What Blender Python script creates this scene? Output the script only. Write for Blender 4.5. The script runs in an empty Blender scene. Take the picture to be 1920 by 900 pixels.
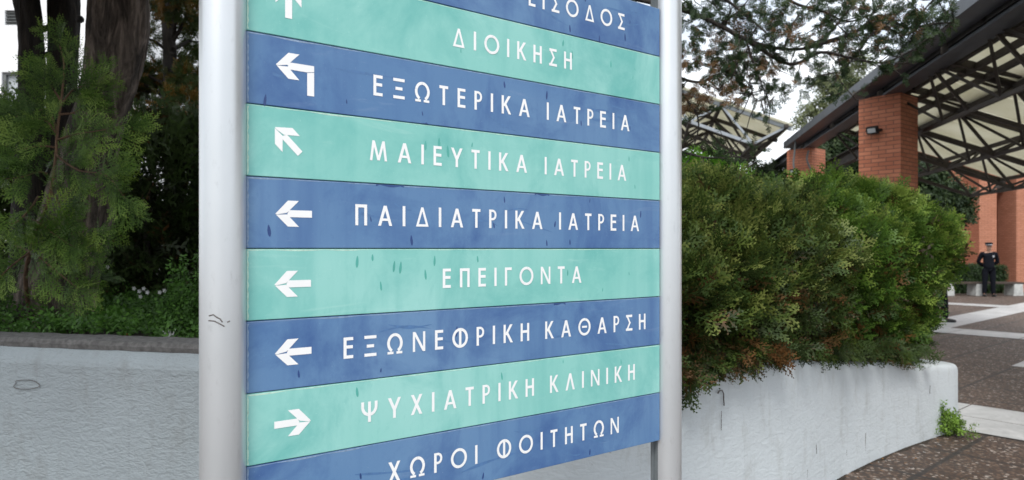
import bpy, bmesh, math, random
import numpy as np
from mathutils import Vector, Matrix

R = math.radians
C = bpy.context.scene.collection
scene = bpy.context.scene
rng = np.random.default_rng(7)
random.seed(7)

# ------------------------------------------------------------------ camera
EYE = 1.6
cam_d = bpy.data.cameras.new("camera")
cam = bpy.data.objects.new("camera", cam_d)
C.objects.link(cam)
cam.location = (0, 0, EYE)
cam.rotation_euler = (R(90), 0, 0)
cam_d.lens = 24
cam_d.sensor_width = 36
cam_d.shift_y = 16 / 1920
cam_d.clip_start = 0.05
cam_d.clip_end = 2000
cam_d.dof.use_dof = True
cam_d.dof.focus_distance = 2.25
cam_d.dof.aperture_fstop = 4.0
scene.camera = cam

# ------------------------------------------------------------------ light
SUN_EL, SUN_AZ = 50, 196          # azimuth: compass-like angle from +Y clockwise (behind the camera, a little to the left)
w = bpy.data.worlds.new("World")
scene.world = w
w.use_nodes = True
nt = w.node_tree
bg = nt.nodes["Background"]
sky = nt.nodes.new("ShaderNodeTexSky")
sky.sky_type = 'NISHITA'
sky.sun_disc = False
sky.sun_elevation = R(SUN_EL)
sky.sun_rotation = R(SUN_AZ)
sky.dust_density = 3.0
tc = nt.nodes.new("ShaderNodeTexCoord")
mp = nt.nodes.new("ShaderNodeMapping")
mp.inputs['Scale'].default_value = (1.2, 1.2, 3.0)
nz = nt.nodes.new("ShaderNodeTexNoise")
nz.inputs['Scale'].default_value = 3.2
nz.inputs['Detail'].default_value = 6
nz.inputs['Roughness'].default_value = 0.55
rp = nt.nodes.new("ShaderNodeValToRGB")
rp.color_ramp.elements[0].position = 0.36
rp.color_ramp.elements[0].color = (0.5, 0.5, 0.5, 1)
rp.color_ramp.elements[1].position = 0.54
rp.color_ramp.elements[1].color = (1, 1, 1, 1)
mx = nt.nodes.new("ShaderNodeMix")
mx.data_type = 'RGBA'
mx.inputs[7].default_value = (8.6, 9.0, 9.4, 1)     # overcast cloud
nt.links.new(tc.outputs['Generated'], mp.inputs['Vector'])
nt.links.new(mp.outputs[0], nz.inputs['Vector'])
nt.links.new(nz.outputs['Fac'], rp.inputs['Fac'])
nt.links.new(rp.outputs['Color'], mx.inputs[0])
nt.links.new(sky.outputs['Color'], mx.inputs[6])
nt.links.new(mx.outputs[2], bg.inputs['Color'])
bg.inputs['Strength'].default_value = 0.10

sun_d = bpy.data.lights.new("sun", 'SUN')
sun_d.energy = 1.5
sun_d.angle = R(18)
sun_d.color = (1.0, 0.97, 0.92)
sun = bpy.data.objects.new("sun", sun_d)
C.objects.link(sun)
sd = Vector((math.sin(R(SUN_AZ)) * math.cos(R(SUN_EL)), math.cos(R(SUN_AZ)) * math.cos(R(SUN_EL)), math.sin(R(SUN_EL))))
sun.rotation_euler = sd.to_track_quat('Z', 'Y').to_euler()
sun.location = sd * 30

vs = scene.view_settings
vs.view_transform = 'Standard'
vs.look = 'None'
vs.exposure = 0.78
vs.gamma = 1
vs.use_curve_mapping = False
scene.cycles.max_bounces = 6
scene.cycles.transparent_max_bounces = 6


# ------------------------------------------------------------------ helpers
def H(px, py, Y):
    """a surveyed point: bearing (px,py in the 1920x900 picture) and distance Y metres ahead"""
    return Vector(((px - 960) / 1280 * Y, Y, EYE - (py - 466) / 1280 * Y))


def tag(o, label=None, cat=None, group=None, kind=None):
    if label: o['label'] = label
    if cat: o['category'] = cat
    if group: o['group'] = group
    if kind: o['kind'] = kind
    return o


def empty(name, loc=(0, 0, 0)):
    o = bpy.data.objects.new(name, None)
    C.objects.link(o)
    o.location = loc
    o.empty_display_size = 0.1
    return o


def link_mesh(name, me, mats, parent=None, smooth=False):
    o = bpy.data.objects.new(name, me)
    C.objects.link(o)
    for m in (mats if isinstance(mats, (list, tuple)) else [mats]):
        me.materials.append(m)
    if parent is not None:
        o.parent = parent
        o.matrix_parent_inverse = Matrix.Translation(-parent.location)
    if smooth:
        me.polygons.foreach_set('use_smooth', [True] * len(me.polygons))
    return o


def np_mesh(name, V, Q, mats, parent=None, tint=None, smooth=False, mi=None):
    """numpy vertices (n,3), quads (m,4) -> one mesh object"""
    me = bpy.data.meshes.new(name)
    V = np.ascontiguousarray(V, dtype=np.float32)
    Q = np.ascontiguousarray(Q, dtype=np.int32)
    k = Q.shape[1]
    me.vertices.add(len(V))
    me.vertices.foreach_set('co', V.ravel())
    me.loops.add(Q.size)
    me.loops.foreach_set('vertex_index', Q.ravel())
    me.polygons.add(len(Q))
    me.polygons.foreach_set('loop_start', np.arange(0, Q.size, k, dtype=np.int32))
    if mi is not None:
        me.polygons.foreach_set('material_index', np.asarray(mi, dtype=np.int32))
    me.update(calc_edges=True)
    if tint is not None:
        a = me.attributes.new('tint', 'FLOAT', 'POINT')
        a.data.foreach_set('value', np.ascontiguousarray(tint, dtype=np.float32))
    return link_mesh(name, me, mats, parent, smooth)


def bm_obj(name, bm, mats, parent=None, smooth=False, bevel=0):
    if bevel:
        bmesh.ops.bevel(bm, geom=bm.edges[:], offset=bevel, segments=2, affect='EDGES', profile=0.6)
    bmesh.ops.recalc_face_normals(bm, faces=bm.faces[:])
    me = bpy.data.meshes.new(name)
    bm.to_mesh(me)
    bm.free()
    return link_mesh(name, me, mats, parent, smooth)


def add_box(bm, c, s, M=None):
    """box: centre, full size, optional 3x3 axes"""
    vs_ = []
    for z in (-.5, .5):
        for x, y in ((-.5, -.5), (.5, -.5), (.5, .5), (-.5, .5)):
            v = Vector((x * s[0], y * s[1], z * s[2]))
            if M is not None: v = M @ v
            vs_.append(bm.verts.new(Vector(c) + v))
    fs = [(3, 2, 1, 0), (4, 5, 6, 7), (0, 1, 5, 4), (1, 2, 6, 5), (2, 3, 7, 6), (3, 0, 4, 7)]
    return [bm.faces.new([vs_[i] for i in f]) for f in fs]


def axes(xdir, zdir=(0, 0, 1)):
    x = Vector(xdir).normalized()
    z = Vector(zdir)
    y = z.cross(x).normalized()
    z = x.cross(y).normalized()
    return Matrix((x, y, z)).transposed()


def add_bar(bm, a, b, wd, ht):
    """square-section bar between two points"""
    a, b = Vector(a), Vector(b)
    d = b - a
    up = (0, 0, 1) if abs(d.normalized().z) < .95 else (0, 1, 0)
    add_box(bm, (a + b) / 2, (d.length, wd, ht), axes(d, up))


def add_tube(bm, pts, rad, n=10, noise=0.0, seed=0, caps=True, ridges=0):
    """swept tube through points with radii"""
    P = [Vector(p) for p in pts]
    rs = rad if isinstance(rad, (list, tuple)) else [rad] * len(P)
    rr = random.Random(seed)
    rings = []
    prev = None
    ph = [rr.uniform(0, 6.28) for _ in range(8)]
    for i, p in enumerate(P):
        t = (P[min(i + 1, len(P) - 1)] - P[max(i - 1, 0)]).normalized()
        if prev is None:
            u = t.orthogonal().normalized()
        else:
            u = (prev - t * prev.dot(t)).normalized()
        prev = u
        v = t.cross(u)
        ring = []
        for k in range(n):
            a = 2 * math.pi * k / n
            r = rs[i]
            if ridges:
                r *= 1 + ridges * (math.sin(5 * a + ph[0] + .25 * i) * .5 + math.sin(9 * a + ph[1] - .2 * i) * .35 + math.sin(3 * a + ph[2] + .1 * i) * .5 + math.sin(17 * a + ph[3] + .3 * i) * .25)
            if noise:
                r *= 1 + noise * rr.uniform(-1, 1)
            ring.append(bm.verts.new(p + (u * math.cos(a) + v * math.sin(a)) * r))
        rings.append(ring)
    for i in range(len(rings) - 1):
        for k in range(n):
            bm.faces.new((rings[i][k], rings[i][(k + 1) % n], rings[i + 1][(k + 1) % n], rings[i + 1][k]))
    if caps:
        bm.faces.new(rings[0][::-1])
        bm.faces.new(rings[-1])


def smooth_path(pts, n):
    """Catmull-Rom through points (tuples of any length)"""
    P = [np.array(p, float) for p in pts]
    P = [2 * P[0] - P[1]] + P + [2 * P[-1] - P[-2]]
    out = []
    for i in range(1, len(P) - 2):
        for k in range(n):
            t = k / n
            a, b, c, d = P[i - 1:i + 3]
            out.append(.5 * (2 * b + (c - a) * t + (2 * a - 5 * b + 4 * c - d) * t * t + (3 * b - a - 3 * c + d) * t ** 3))
    out.append(P[-2])
    return out


# ------------------------------------------------------------------ materials
def mat(name):
    m = bpy.data.materials.new(name)
    m.use_nodes = True
    return m, m.node_tree, m.node_tree.nodes["Principled BSDF"]


def N(nt, t, **kw):
    n = nt.nodes.new(t)
    for k, v in kw.items():
        if k in n.inputs.keys():
            n.inputs[k].default_value = v
        else:
            setattr(n, k, v)
    return n


def ramp(nt, src, stops):
    r = N(nt, "ShaderNodeValToRGB")
    while len(r.color_ramp.elements) < len(stops):
        r.color_ramp.elements.new(0.5)
    for e, (p, c) in zip(r.color_ramp.elements, stops):
        e.position = p
        e.color = (c[0], c[1], c[2], 1) if isinstance(c, (tuple, list)) else (c, c, c, 1)
    nt.links.new(src, r.inputs['Fac'])
    return r.outputs['Color']


def mixc(nt, fac, a, b, mode='MIX'):
    m = N(nt, "ShaderNodeMix", data_type='RGBA', blend_type=mode)
    for s, v in ((0, fac), (6, a), (7, b)):
        if isinstance(v, bpy.types.NodeSocket):
            nt.links.new(v, m.inputs[s])
        elif s == 0:
            m.inputs[0].default_value = v
        else:
            m.inputs[s].default_value = (v[0], v[1], v[2], 1)
    return m.outputs[2]


def noise(nt, scale, detail=4, rough=.55, stretch=None, coord='Object', dist=0.0):
    t = N(nt, "ShaderNodeTexCoord")
    src = t.outputs[coord]
    if stretch:
        mpn = N(nt, "ShaderNodeMapping")
        mpn.inputs['Scale'].default_value = stretch
        nt.links.new(src, mpn.inputs['Vector'])
        src = mpn.outputs[0]
    n = N(nt, "ShaderNodeTexNoise")
    n.inputs['Scale'].default_value = scale
    n.inputs['Detail'].default_value = detail
    n.inputs['Roughness'].default_value = rough
    n.inputs['Distortion'].default_value = dist
    nt.links.new(src, n.inputs['Vector'])
    return n.outputs['Fac']


def bump(nt, bsdf, h, strength=.5, dist=.01):
    b = N(nt, "ShaderNodeBump")
    b.inputs['Strength'].default_value = strength
    b.inputs['Distance'].default_value = dist
    nt.links.new(h, b.inputs['Height'])
    nt.links.new(b.outputs[0], bsdf.inputs['Normal'])


def simple(name, col, rough=.6, metal=0.0, var=.25, scale=8, bmp=0.0):
    m, nt, b = mat(name)
    f = noise(nt, scale, 5, .6)
    lo = [c * (1 - var) for c in col]
    hi = [min(1, c * (1 + var)) for c in col]
    nt.links.new(ramp(nt, f, [(.3, lo), (.7, hi)]), b.inputs['Base Color'])
    b.inputs['Roughness'].default_value = rough
    b.inputs['Metallic'].default_value = metal
    if bmp:
        bump(nt, b, noise(nt, scale * 6, 5), bmp, .004)
    return m


def panel_material(name, base, faded, dark, edge):
    m, nt, b = mat(name)
    big = noise(nt, 1.6, 4, .5, (1, 1, 1.4))
    c = ramp(nt, big, [(.3, base), (.7, faded)])
    blot = noise(nt, 3.6, 7, .66, (1, 1, .9), dist=.5)                   # rubbed, cloudy paint
    c = mixc(nt, ramp(nt, blot, [(.46, 0), (.68, .85)]), c, dark)
    streak = noise(nt, 11, 4, .55, (1, 1, .10))                       # rain streaks
    c = mixc(nt, ramp(nt, streak, [(.50, 0), (.75, .50)]), c, dark)
    fine = noise(nt, 70, 6, .75, (1, 1, .5))
    c = mixc(nt, ramp(nt, fine, [(.55, 0), (.8, .30)]), c, dark)
    pale = noise(nt, 7, 8, .7, (.35, .35, 2.4), dist=1.0)             # chalky wipes
    c = mixc(nt, ramp(nt, pale, [(.60, 0), (.74, .35)]), c, edge)
    fleck = noise(nt, 260, 2, .5)
    c = mixc(nt, ramp(nt, fleck, [(.70, 0), (.76, .5)]), c, edge)
    nt.links.new(c, b.inputs['Base Color'])
    r = ramp(nt, blot, [(.3, .38), (.7, .55)])
    nt.links.new(r, b.inputs['Roughness'])
    b.inputs['Specular IOR Level'].default_value = .35
    bump(nt, b, blot, .05, .002)
    return m


M = {}
M['blue'] = panel_material("blue_panel_paint", (.088, .195, .385), (.14, .26, .44), (.04, .10, .28), (.25, .34, .50))
M['teal'] = panel_material("teal_panel_paint", (.22, .55, .50), (.32, .63, .59), (.13, .44, .41), (.46, .72, .68))
M['blue_smear'] = simple("blue_smear", (.074, .172, .36), .5, var=.15, scale=60)
M['teal_smear'] = simple("teal_smear", (.175, .49, .45), .5, var=.1, scale=60)
M['blue_edge'] = simple("blue_worn_edge", (.22, .31, .44), .6, var=.3, scale=90)
M['teal_edge'] = simple("teal_worn_edge", (.46, .66, .56), .6, var=.2, scale=90)
M['blue_drip'] = simple("blue_run", (.02, .055, .19), .45, var=.15)
M['teal_drip'] = simple("teal_run", (.085, .39, .34), .45, var=.15)
M['sticker'] = simple("white_sticker", (.86, .87, .88), .45, var=.02)
M['backing'] = simple("dark_backing", (.02, .022, .026), .6)


def pole_material():
    m, nt, b = mat("silver_paint")
    f = noise(nt, 3, 6, .6, (1, 1, .4))
    c = ramp(nt, f, [(.3, (.56, .59, .615)), (.7, (.65, .675, .70))])
    d = noise(nt, 40, 6, .7, (1, 1, .35))
    c = mixc(nt, ramp(nt, d, [(.58, 0), (.8, .45)]), c, (.34, .35, .36))
    nt.links.new(c, b.inputs['Base Color'])
    b.inputs['Metallic'].default_value = .6
    b.inputs['Roughness'].default_value = .33
    bump(nt, b, noise(nt, 180, 2), .03, .001)
    return m


M['pole'] = pole_material()
M['channel'] = simple("channel_steel", (.16, .18, .19), .5, .3)
M['scuff'] = simple("scuff_dark", (.10, .09, .085), .8)


def stucco(name, base, dirt, rough_amt, sc):
    m, nt, b = mat(name)
    n1 = noise(nt, 1.3, 6, .6)
    c = ramp(nt, n1, [(.3, [x * .9 for x in base]), (.7, base)])
    n2 = noise(nt, 9, 7, .7, (1, 1, .35))
    c = mixc(nt, ramp(nt, n2, [(.52, 0), (.75, .6)]), c, dirt)
    n3 = noise(nt, 60, 4, .6)
    c = mixc(nt, ramp(nt, n3, [(.68, 0), (.76, .5)]), c, [x * .55 for x in dirt])
    st = noise(nt, 24, 3, .5, (1, 1, .04))
    c = mixc(nt, ramp(nt, st, [(.62, 0), (.8, .22)]), c, [x * .7 for x in dirt])
    nt.links.new(c, b.inputs['Base Color'])
    b.inputs['Roughness'].default_value = .75
    h1 = noise(nt, sc, 8, .62, (1, 1, 1.9), dist=.8)
    h2 = noise(nt, sc * 2.2, 3, .5, (.8, .8, 1.6), dist=1.2)
    mm = N(nt, "ShaderNodeMath", operation='ADD')
    nt.links.new(h1, mm.inputs[0])
    nt.links.new(h2, mm.inputs[1])
    bump(nt, b, mm.outputs[0], rough_amt, .022)

    return m


M['rough_wall'] = stucco("rough_white_render", (.315, .36, .385), (.21, .225, .22), .5, 13)
M['smooth_wall'] = stucco("smooth_white_render", (.575, .63, .665), (.36, .38, .375), .22, 8)
M['coping'] = simple("grey_coping", (.115, .112, .11), .9, var=.45, scale=30, bmp=.6)
M['white_wall'] = simple("white_facade", (.78, .79, .80), .8, var=.05, scale=.6)
M['shutter'] = simple("shutter_grey", (.42, .46, .48), .6, var=.08)
M['dark_metal'] = simple("dark_grey_frame", (.14, .15, .15), .5, var=.2)


def foliage(name, stops, trans=.3, rough=.55, patch=3.0, patch_amt=.5):
    m, nt, b = mat(name)
    at = N(nt, "ShaderNodeAttribute", attribute_name='tint')
    pn = noise(nt, patch, 4, .6)
    mm = N(nt, "ShaderNodeMath", operation='MULTIPLY_ADD')
    sub = N(nt, "ShaderNodeMath", operation='SUBTRACT')
    sub.inputs[1].default_value = .5
    nt.links.new(pn, sub.inputs[0])
    nt.links.new(sub.outputs[0], mm.inputs[0])
    mm.inputs[1].default_value = patch_amt
    nt.links.new(at.outputs['Fac'], mm.inputs[2])
    c = ramp(nt, mm.outputs[0], stops)
    nt.links.new(c, b.inputs['Base Color'])
    b.inputs['Roughness'].default_value = rough
    b.inputs['Specular IOR Level'].default_value = .3
    t = N(nt, "ShaderNodeBsdfTranslucent")
    nt.links.new(c, t.inputs['Color'])
    ms = N(nt, "ShaderNodeMixShader")
    ms.inputs[0].default_value = trans
    nt.links.new(b.outputs[0], ms.inputs[1])
    nt.links.new(t.outputs[0], ms.inputs[2])
    nt.links.new(ms.outputs[0], nt.nodes["Material Output"].inputs['Surface'])
    return m


M['thuja'] = foliage("thuja_spray", [(0, (.012, .030, .006)), (.4, (.046, .10, .014)), (.75, (.095, .18, .026)), (1, (.20, .30, .055))], trans=.2)
M['hedge_olive'] = foliage("olive_cypress", [(0, (.16, .075, .025)), (.13, (.09, .052, .018)), (.22, (.022, .034, .008)), (0.55, (.040, .074, .015)), (.8, (.08, .115, .02)), (1, (.17, .20, .05))], trans=.2, patch=2.6, patch_amt=.7)
M['hedge_green'] = foliage("green_cypress", [(0, (.16, .07, .022)), (.12, (.08, .055, .016)), (.22, (.02, .048, .008)), (.6, (.055, .118, .014)), (.85, (.105, .185, .024)), (1, (.20, .28, .05))], trans=.2, patch=2.4, patch_amt=.55)
M['bright'] = foliage("bright_thuja", [(0, (.07, .18, .018)), (1, (.18, .40, .035))])
M['pine'] = foliage("dark_conifer", [(0, (.21, .125, .055)), (.13, (.12, .065, .035)), (.2, (.02, .042, .015)), (.7, (.032, .062, .022)), (1, (.06, .09, .032))], trans=.2, patch_amt=.0)
M['mottled'] = foliage("mottled_conifer", [(0, (.22, .12, .025)), (.25, (.13, .10, .02)), (.4, (.04, .065, .016)), (1, (.07, .11, .026))], trans=.25, patch=1.2, patch_amt=.7)
M['dark_leaf'] = foliage("dark_shrub", [(0, (.10, .045, .015)), (.12, (.03, .03, .01)), (.25, (.025, .04, .012)), (1, (.055, .095, .022))], trans=.15)
M['broadleaf'] = foliage("broadleaf", [(0, (.015, .03, .012)), (.6, (.03, .055, .02)), (1, (.06, .09, .03))], trans=.25)
M['pale_leaf'] = foliage("pale_broadleaf", [(0, (.07, .09, .04)), (1, (.20, .23, .11))], trans=.3)
M['cover'] = foliage("clover", [(0, (.03, .075, .012)), (.6, (.06, .15, .022)), (1, (.10, .22, .035))], trans=.3)
M['weed'] = foliage("weed", [(0, (.08, .14, .02)), (1, (.20, .34, .05))], trans=.3)
M['inner'] = foliage("dead_inner_growth", [(0, (.02, .012, .007)), (1, (.06, .035, .015))], trans=.05)  # dead brown, colour darkened to put shade into the hedge gaps
M['box_hedge'] = foliage("clipped_hedge", [(0, (.012, .025, .008)), (1, (.035, .07, .02))], trans=.15)


def bark(name, lo, hi):
    m, nt, b = mat(name)
    f = noise(nt, 16, 8, .68, (1, 1, .16), dist=.7)
    c = ramp(nt, f, [(.40, lo), (.54, [a * .7 + d * .3 for a, d in zip(lo, hi)]), (.70, hi)])
    nt.links.new(c, b.inputs['Base Color'])
    b.inputs['Roughness'].default_value = .9
    bump(nt, b, f, 1.0, .05)
    return m


M['bark'] = bark("cypress_bark", (.022, .015, .011), (.30, .235, .195))
M['bark_dark'] = bark("dark_bark", (.010, .008, .007), (.05, .038, .03))
M['twig'] = bark("twig_brown", (.09, .05, .03), (.26, .16, .09))
M['limb'] = bark("grey_limb", (.02, .017, .015), (.10, .082, .07))
M['soil'] = simple("garden_soil", (.03, .022, .015), .95, var=.4, scale=12, bmp=.6)
M['steel'] = simple("painted_steel", (.05, .058, .07), .42, .3, var=.3, scale=3)
M['rust'] = simple("rusty_steel", (.045, .038, .032), .7, .1, var=.4, scale=4)
M['galv'] = simple("galvanised_tube", (.30, .33, .36), .45, .4, var=.15)


def roof_material():
    m, nt, b = mat("cream_roof_sheet")
    f = noise(nt, 1.2, 6, .65)
    c = ramp(nt, f, [(.3, (.66, .64, .52)), (.6, (.77, .755, .66)), (.8, (.83, .82, .74))])
    d = noise(nt, 5, 7, .7, (1, .3, 1))
    c = mixc(nt, ramp(nt, d, [(.6, 0), (.8, .5)]), c, (.36, .30, .18))
    nt.links.new(c, b.inputs['Base Color'])
    b.inputs['Roughness'].default_value = .6
    t = N(nt, "ShaderNodeBsdfTranslucent")
    nt.links.new(c, t.inputs['Color'])
    ms = N(nt, "ShaderNodeMixShader")
    ms.inputs[0].default_value = .55
    nt.links.new(b.outputs[0], ms.inputs[1])
    nt.links.new(t.outputs[0], ms.inputs[2])
    nt.links.new(ms.outputs[0], nt.nodes["Material Output"].inputs['Surface'])
    return m


M['roof'] = roof_material()


def brick_material(name, c1, c2, mortar):
    m, nt, b = mat(name)
    t = N(nt, "ShaderNodeUVMap")
    br = N(nt, "ShaderNodeTexBrick")
    br.inputs['Scale'].default_value = 1
    br.inputs['Brick Width'].default_value = .24
    br.inputs['Row Height'].default_value = .068
    br.inputs['Mortar Size'].default_value = .007
    br.inputs['Mortar Smooth'].default_value = .2
    br.inputs['Bias'].default_value = 0
    br.inputs['Color1'].default_value = (*c1, 1)
    br.inputs['Color2'].default_value = (*c2, 1)
    br.inputs['Mortar'].default_value = (*mortar, 1)
    nt.links.new(t.outputs[0], br.inputs['Vector'])
    f = noise(nt, 1.2, 6, .65)
    c = mixc(nt, ramp(nt, f, [(.35, 0), (.75, .35)]), br.outputs['Color'], [x * .55 for x in c2])
    g = noise(nt, 45, 4, .7)
    c = mixc(nt, ramp(nt, g, [(.55, 0), (.8, .3)]), c, (.5, .25, .15))
    nt.links.new(c, b.inputs['Base Color'])
    b.inputs['Roughness'].default_value = .85
    inv = N(nt, "ShaderNodeMath", operation='SUBTRACT')
    inv.inputs[0].default_value = 1
    nt.links.new(br.outputs['Fac'], inv.inputs[1])
    bump(nt, b, inv.outputs[0], .7, .01)
    return m


M['brick'] = brick_material("orange_brick", (.54, .205, .115), (.42, .14, .075), (.17, .085, .06))
M['brick2'] = brick_material("far_brick", (.50, .215, .135), (.42, .17, .10), (.22, .10, .06))


def ground_material():
    m, nt, b = mat("washed_aggregate_slabs")
    t = N(nt, "ShaderNodeTexCoord")
    v = N(nt, "ShaderNodeTexVoronoi")
    v.inputs['Scale'].default_value = 44
    nt.links.new(t.outputs['Object'], v.inputs['Vector'])
    sep = N(nt, "ShaderNodeSeparateColor")
    nt.links.new(v.outputs['Color'], sep.inputs[0])
    c = ramp(nt, sep.outputs[0], [(0, (.036, .024, .017)), (.35, (.068, .039, .025)), (.6, (.105, .06, .038)), (.82, (.15, .1, .07)), (.955, (.34, .29, .25)), (1, (.46, .42, .39))])
    dk = ramp(nt, v.outputs['Distance'], [(.0, 0), (.42, .0), (.7, .85)])
    c = mixc(nt, dk, c, (.035, .026, .022))
    big = noise(nt, .9, 5, .6)
    c = mixc(nt, ramp(nt, big, [(.35, 0), (.75, .25)]), c, (.15, .12, .10))
    # dark joints every 0.8 m both ways
    s = N(nt, "ShaderNodeSeparateXYZ")
    nt.links.new(t.outputs['Object'], s.inputs[0])
    masks = []
    for ax, off in ((0, 6.1), (1, 1.8)):
        ad = N(nt, "ShaderNodeMath", operation='SUBTRACT')
        ad.inputs[1].default_value = off
        nt.links.new(s.outputs[ax], ad.inputs[0])
        pp = N(nt, "ShaderNodeMath", operation='PINGPONG')
        pp.inputs[1].default_value = .4
        nt.links.new(ad.outputs[0], pp.inputs[0])
        masks.append(ramp(nt, pp.outputs[0], [(.0, 1), (.014, 1), (.024, 0)]))
    mk = mixc(nt, 1.0, masks[0], masks[1], 'ADD')
    jm = N(nt, "ShaderNodeMath", operation='MULTIPLY')
    jm.inputs[1].default_value = .85
    jm.use_clamp = True
    nt.links.new(mk, jm.inputs[0])
    c = mixc(nt, jm.outputs[0], c, (.028, .025, .023))
    nt.links.new(c, b.inputs['Base Color'])
    b.inputs['Roughness'].default_value = .7
    bump(nt, b, v.outputs['Distance'], -.5, .008)
    return m


M['ground'] = ground_material()


def marble_material():
    m, nt, b = mat("worn_marble")
    f = noise(nt, 2.5, 8, .65, dist=1.5)
    c = ramp(nt, f, [(.3, (.36, .37, .37)), (.55, (.50, .51, .51)), (.75, (.60, .60, .59))])
    g = noise(nt, 30, 5, .7)
    c = mixc(nt, ramp(nt, g, [(.55, 0), (.75, .4)]), c, (.28, .27, .26))
    nt.links.new(c, b.inputs['Base Color'])
    b.inputs['Roughness'].default_value = .45
    return m


M['marble'] = marble_material()
M['uniform'] = simple("navy_uniform", (.007, .008, .012), .95, var=.2)
M['uniform'].node_tree.nodes['Principled BSDF'].inputs['Specular IOR Level'].default_value = .1
M['skin'] = simple("skin", (.42, .24, .17), .55, var=.08)
M['black'] = simple("black_leather", (.012, .012, .013), .45)
M['badge'] = simple("silver_badge", (.5, .5, .52), .35, .6)
M['lamp_glass'] = simple("lamp_glass", (.42, .44, .45), .2, var=.03)
M['bench_wood'] = simple("bench_wood", (.045, .032, .025), .7)
M['bench_stone'] = simple("bench_stone", (.42, .43, .42), .7, bmp=.3)
M['flower'] = simple("white_petals", (.8, .8, .8), .6, var=.03)
M['dead_leaf'] = simple("dead_leaf", (.35, .16, .04), .7)


# ------------------------------------------------------------------ foliage tools
def rhomb(V, Q, p0, p1, wd, n=(0, 0, 1), lift=0.0):
    p0, p1 = np.array(p0, float), np.array(p1, float)
    d = p1 - p0
    s = np.cross(np.array(n, float), d)
    s = s / (np.linalg.norm(s) + 1e-9) * wd * .5
    mid = p0 + d * .45
    b = len(V)
    V += [p0, mid + s, p1, mid - s]
    Q.append((b, b + 1, b + 2, b + 3))


def fan_spray(nb, L, sub, wd, r, droop=.15, third=False):
    """flat branching spray: axis +Y, spread in X, length 1 = L"""
    V, Q = [], []
    pts = [np.array((.03 * L * math.sin(3 * t), t * L, -droop * L * t * t)) for t in np.linspace(0, 1, nb + 1)]
    for i in range(nb):
        rhomb(V, Q, pts[i] - (pts[i + 1] - pts[i]) * .2, pts[i + 1] + (pts[i + 1] - pts[i]) * .2, wd * 1.3)
    for i in range(1, nb + 1):
        side = 1 if i % 2 else -1
        t = i / nb
        ln = L * (.52 * math.sin(math.pi * min(1, .16 + .84 * (1 - t) ** .8)) ** .8 + .05) * r.uniform(.75, 1.1)
        a = R(r.uniform(38, 52)) * side
        d = np.array((math.sin(a), math.cos(a), r.uniform(-.18, .12)))
        p0, p1 = pts[i], pts[i] + d * ln
        rhomb(V, Q, p0, p1, wd * 1.1)
        ns = max(2, int(sub * ln / (.3 * L)))
        for k in range(1, ns + 1):
            s2 = 1 if k % 2 else -1
            q = p0 + d * ln * k / (ns + .3)
            a2 = a + R(r.uniform(35, 50)) * s2
            l2 = ln * .45 * (1 - .6 * k / (ns + 1)) * r.uniform(.7, 1.15)
            d2 = np.array((math.sin(a2), math.cos(a2), d[2] + r.uniform(-.2, .2)))
            rhomb(V, Q, q, q + d2 * l2, wd)
            if third and l2 > .03 * L:
                for s3 in (1, -1):
                    a3 = a2 + R(40) * s3
                    d3 = np.array((math.sin(a3), math.cos(a3), d[2] + r.uniform(-.2, .2)))
                    q3 = q + d2 * l2 * (.45 if s3 > 0 else .6)
                    rhomb(V, Q, q3, q3 + d3 * l2 * .5, wd * .9)
    return np.array(V), np.array(Q)


def tuft(nl, L, rad, wd, r):
    """bushy 3-D twig along +Y"""
    V, Q = [], []
    rhomb(V, Q, (0, 0, 0), (0, L * .9, 0), wd * .9)
    for i in range(nl):
        t = (i + .5) / nl
        a = i * 2.4 + r.uniform(-.5, .5)
        out = np.array((math.cos(a), 0, math.sin(a)))
        p0 = np.array((0, L * t * .9, 0))
        e = p0 + out * rad * (1 - .5 * t) * r.uniform(.6, 1.2) + np.array((0, L * .22 * r.uniform(.6, 1.5), 0))
        n = np.cross(e - p0, out) + np.array((r.uniform(-.3, .3), r.uniform(-.3, .3), r.uniform(-.3, .3))) * .01
        rhomb(V, Q, p0, e, wd, n=n)
    return np.array(V), np.array(Q)


def leaf_twig(nl, L, ll, lw, r):
    """short twig with broad leaves"""
    V, Q = [], []
    for i in range(nl):
        t = (i + .5) / nl
        a = i * 2.4
        out = np.array((math.cos(a), r.uniform(-.1, .7), math.sin(a)))
        out /= np.linalg.norm(out)
        p0 = np.array((0, L * t, 0)) + out * ll * .2
        n = np.array((r.uniform(-1, 1), 1.2, r.uniform(-1, 1)))
        rhomb(V, Q, p0, p0 + out * ll * r.uniform(.7, 1.2), lw, n=n)
    return np.array(V), np.array(Q)


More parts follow.
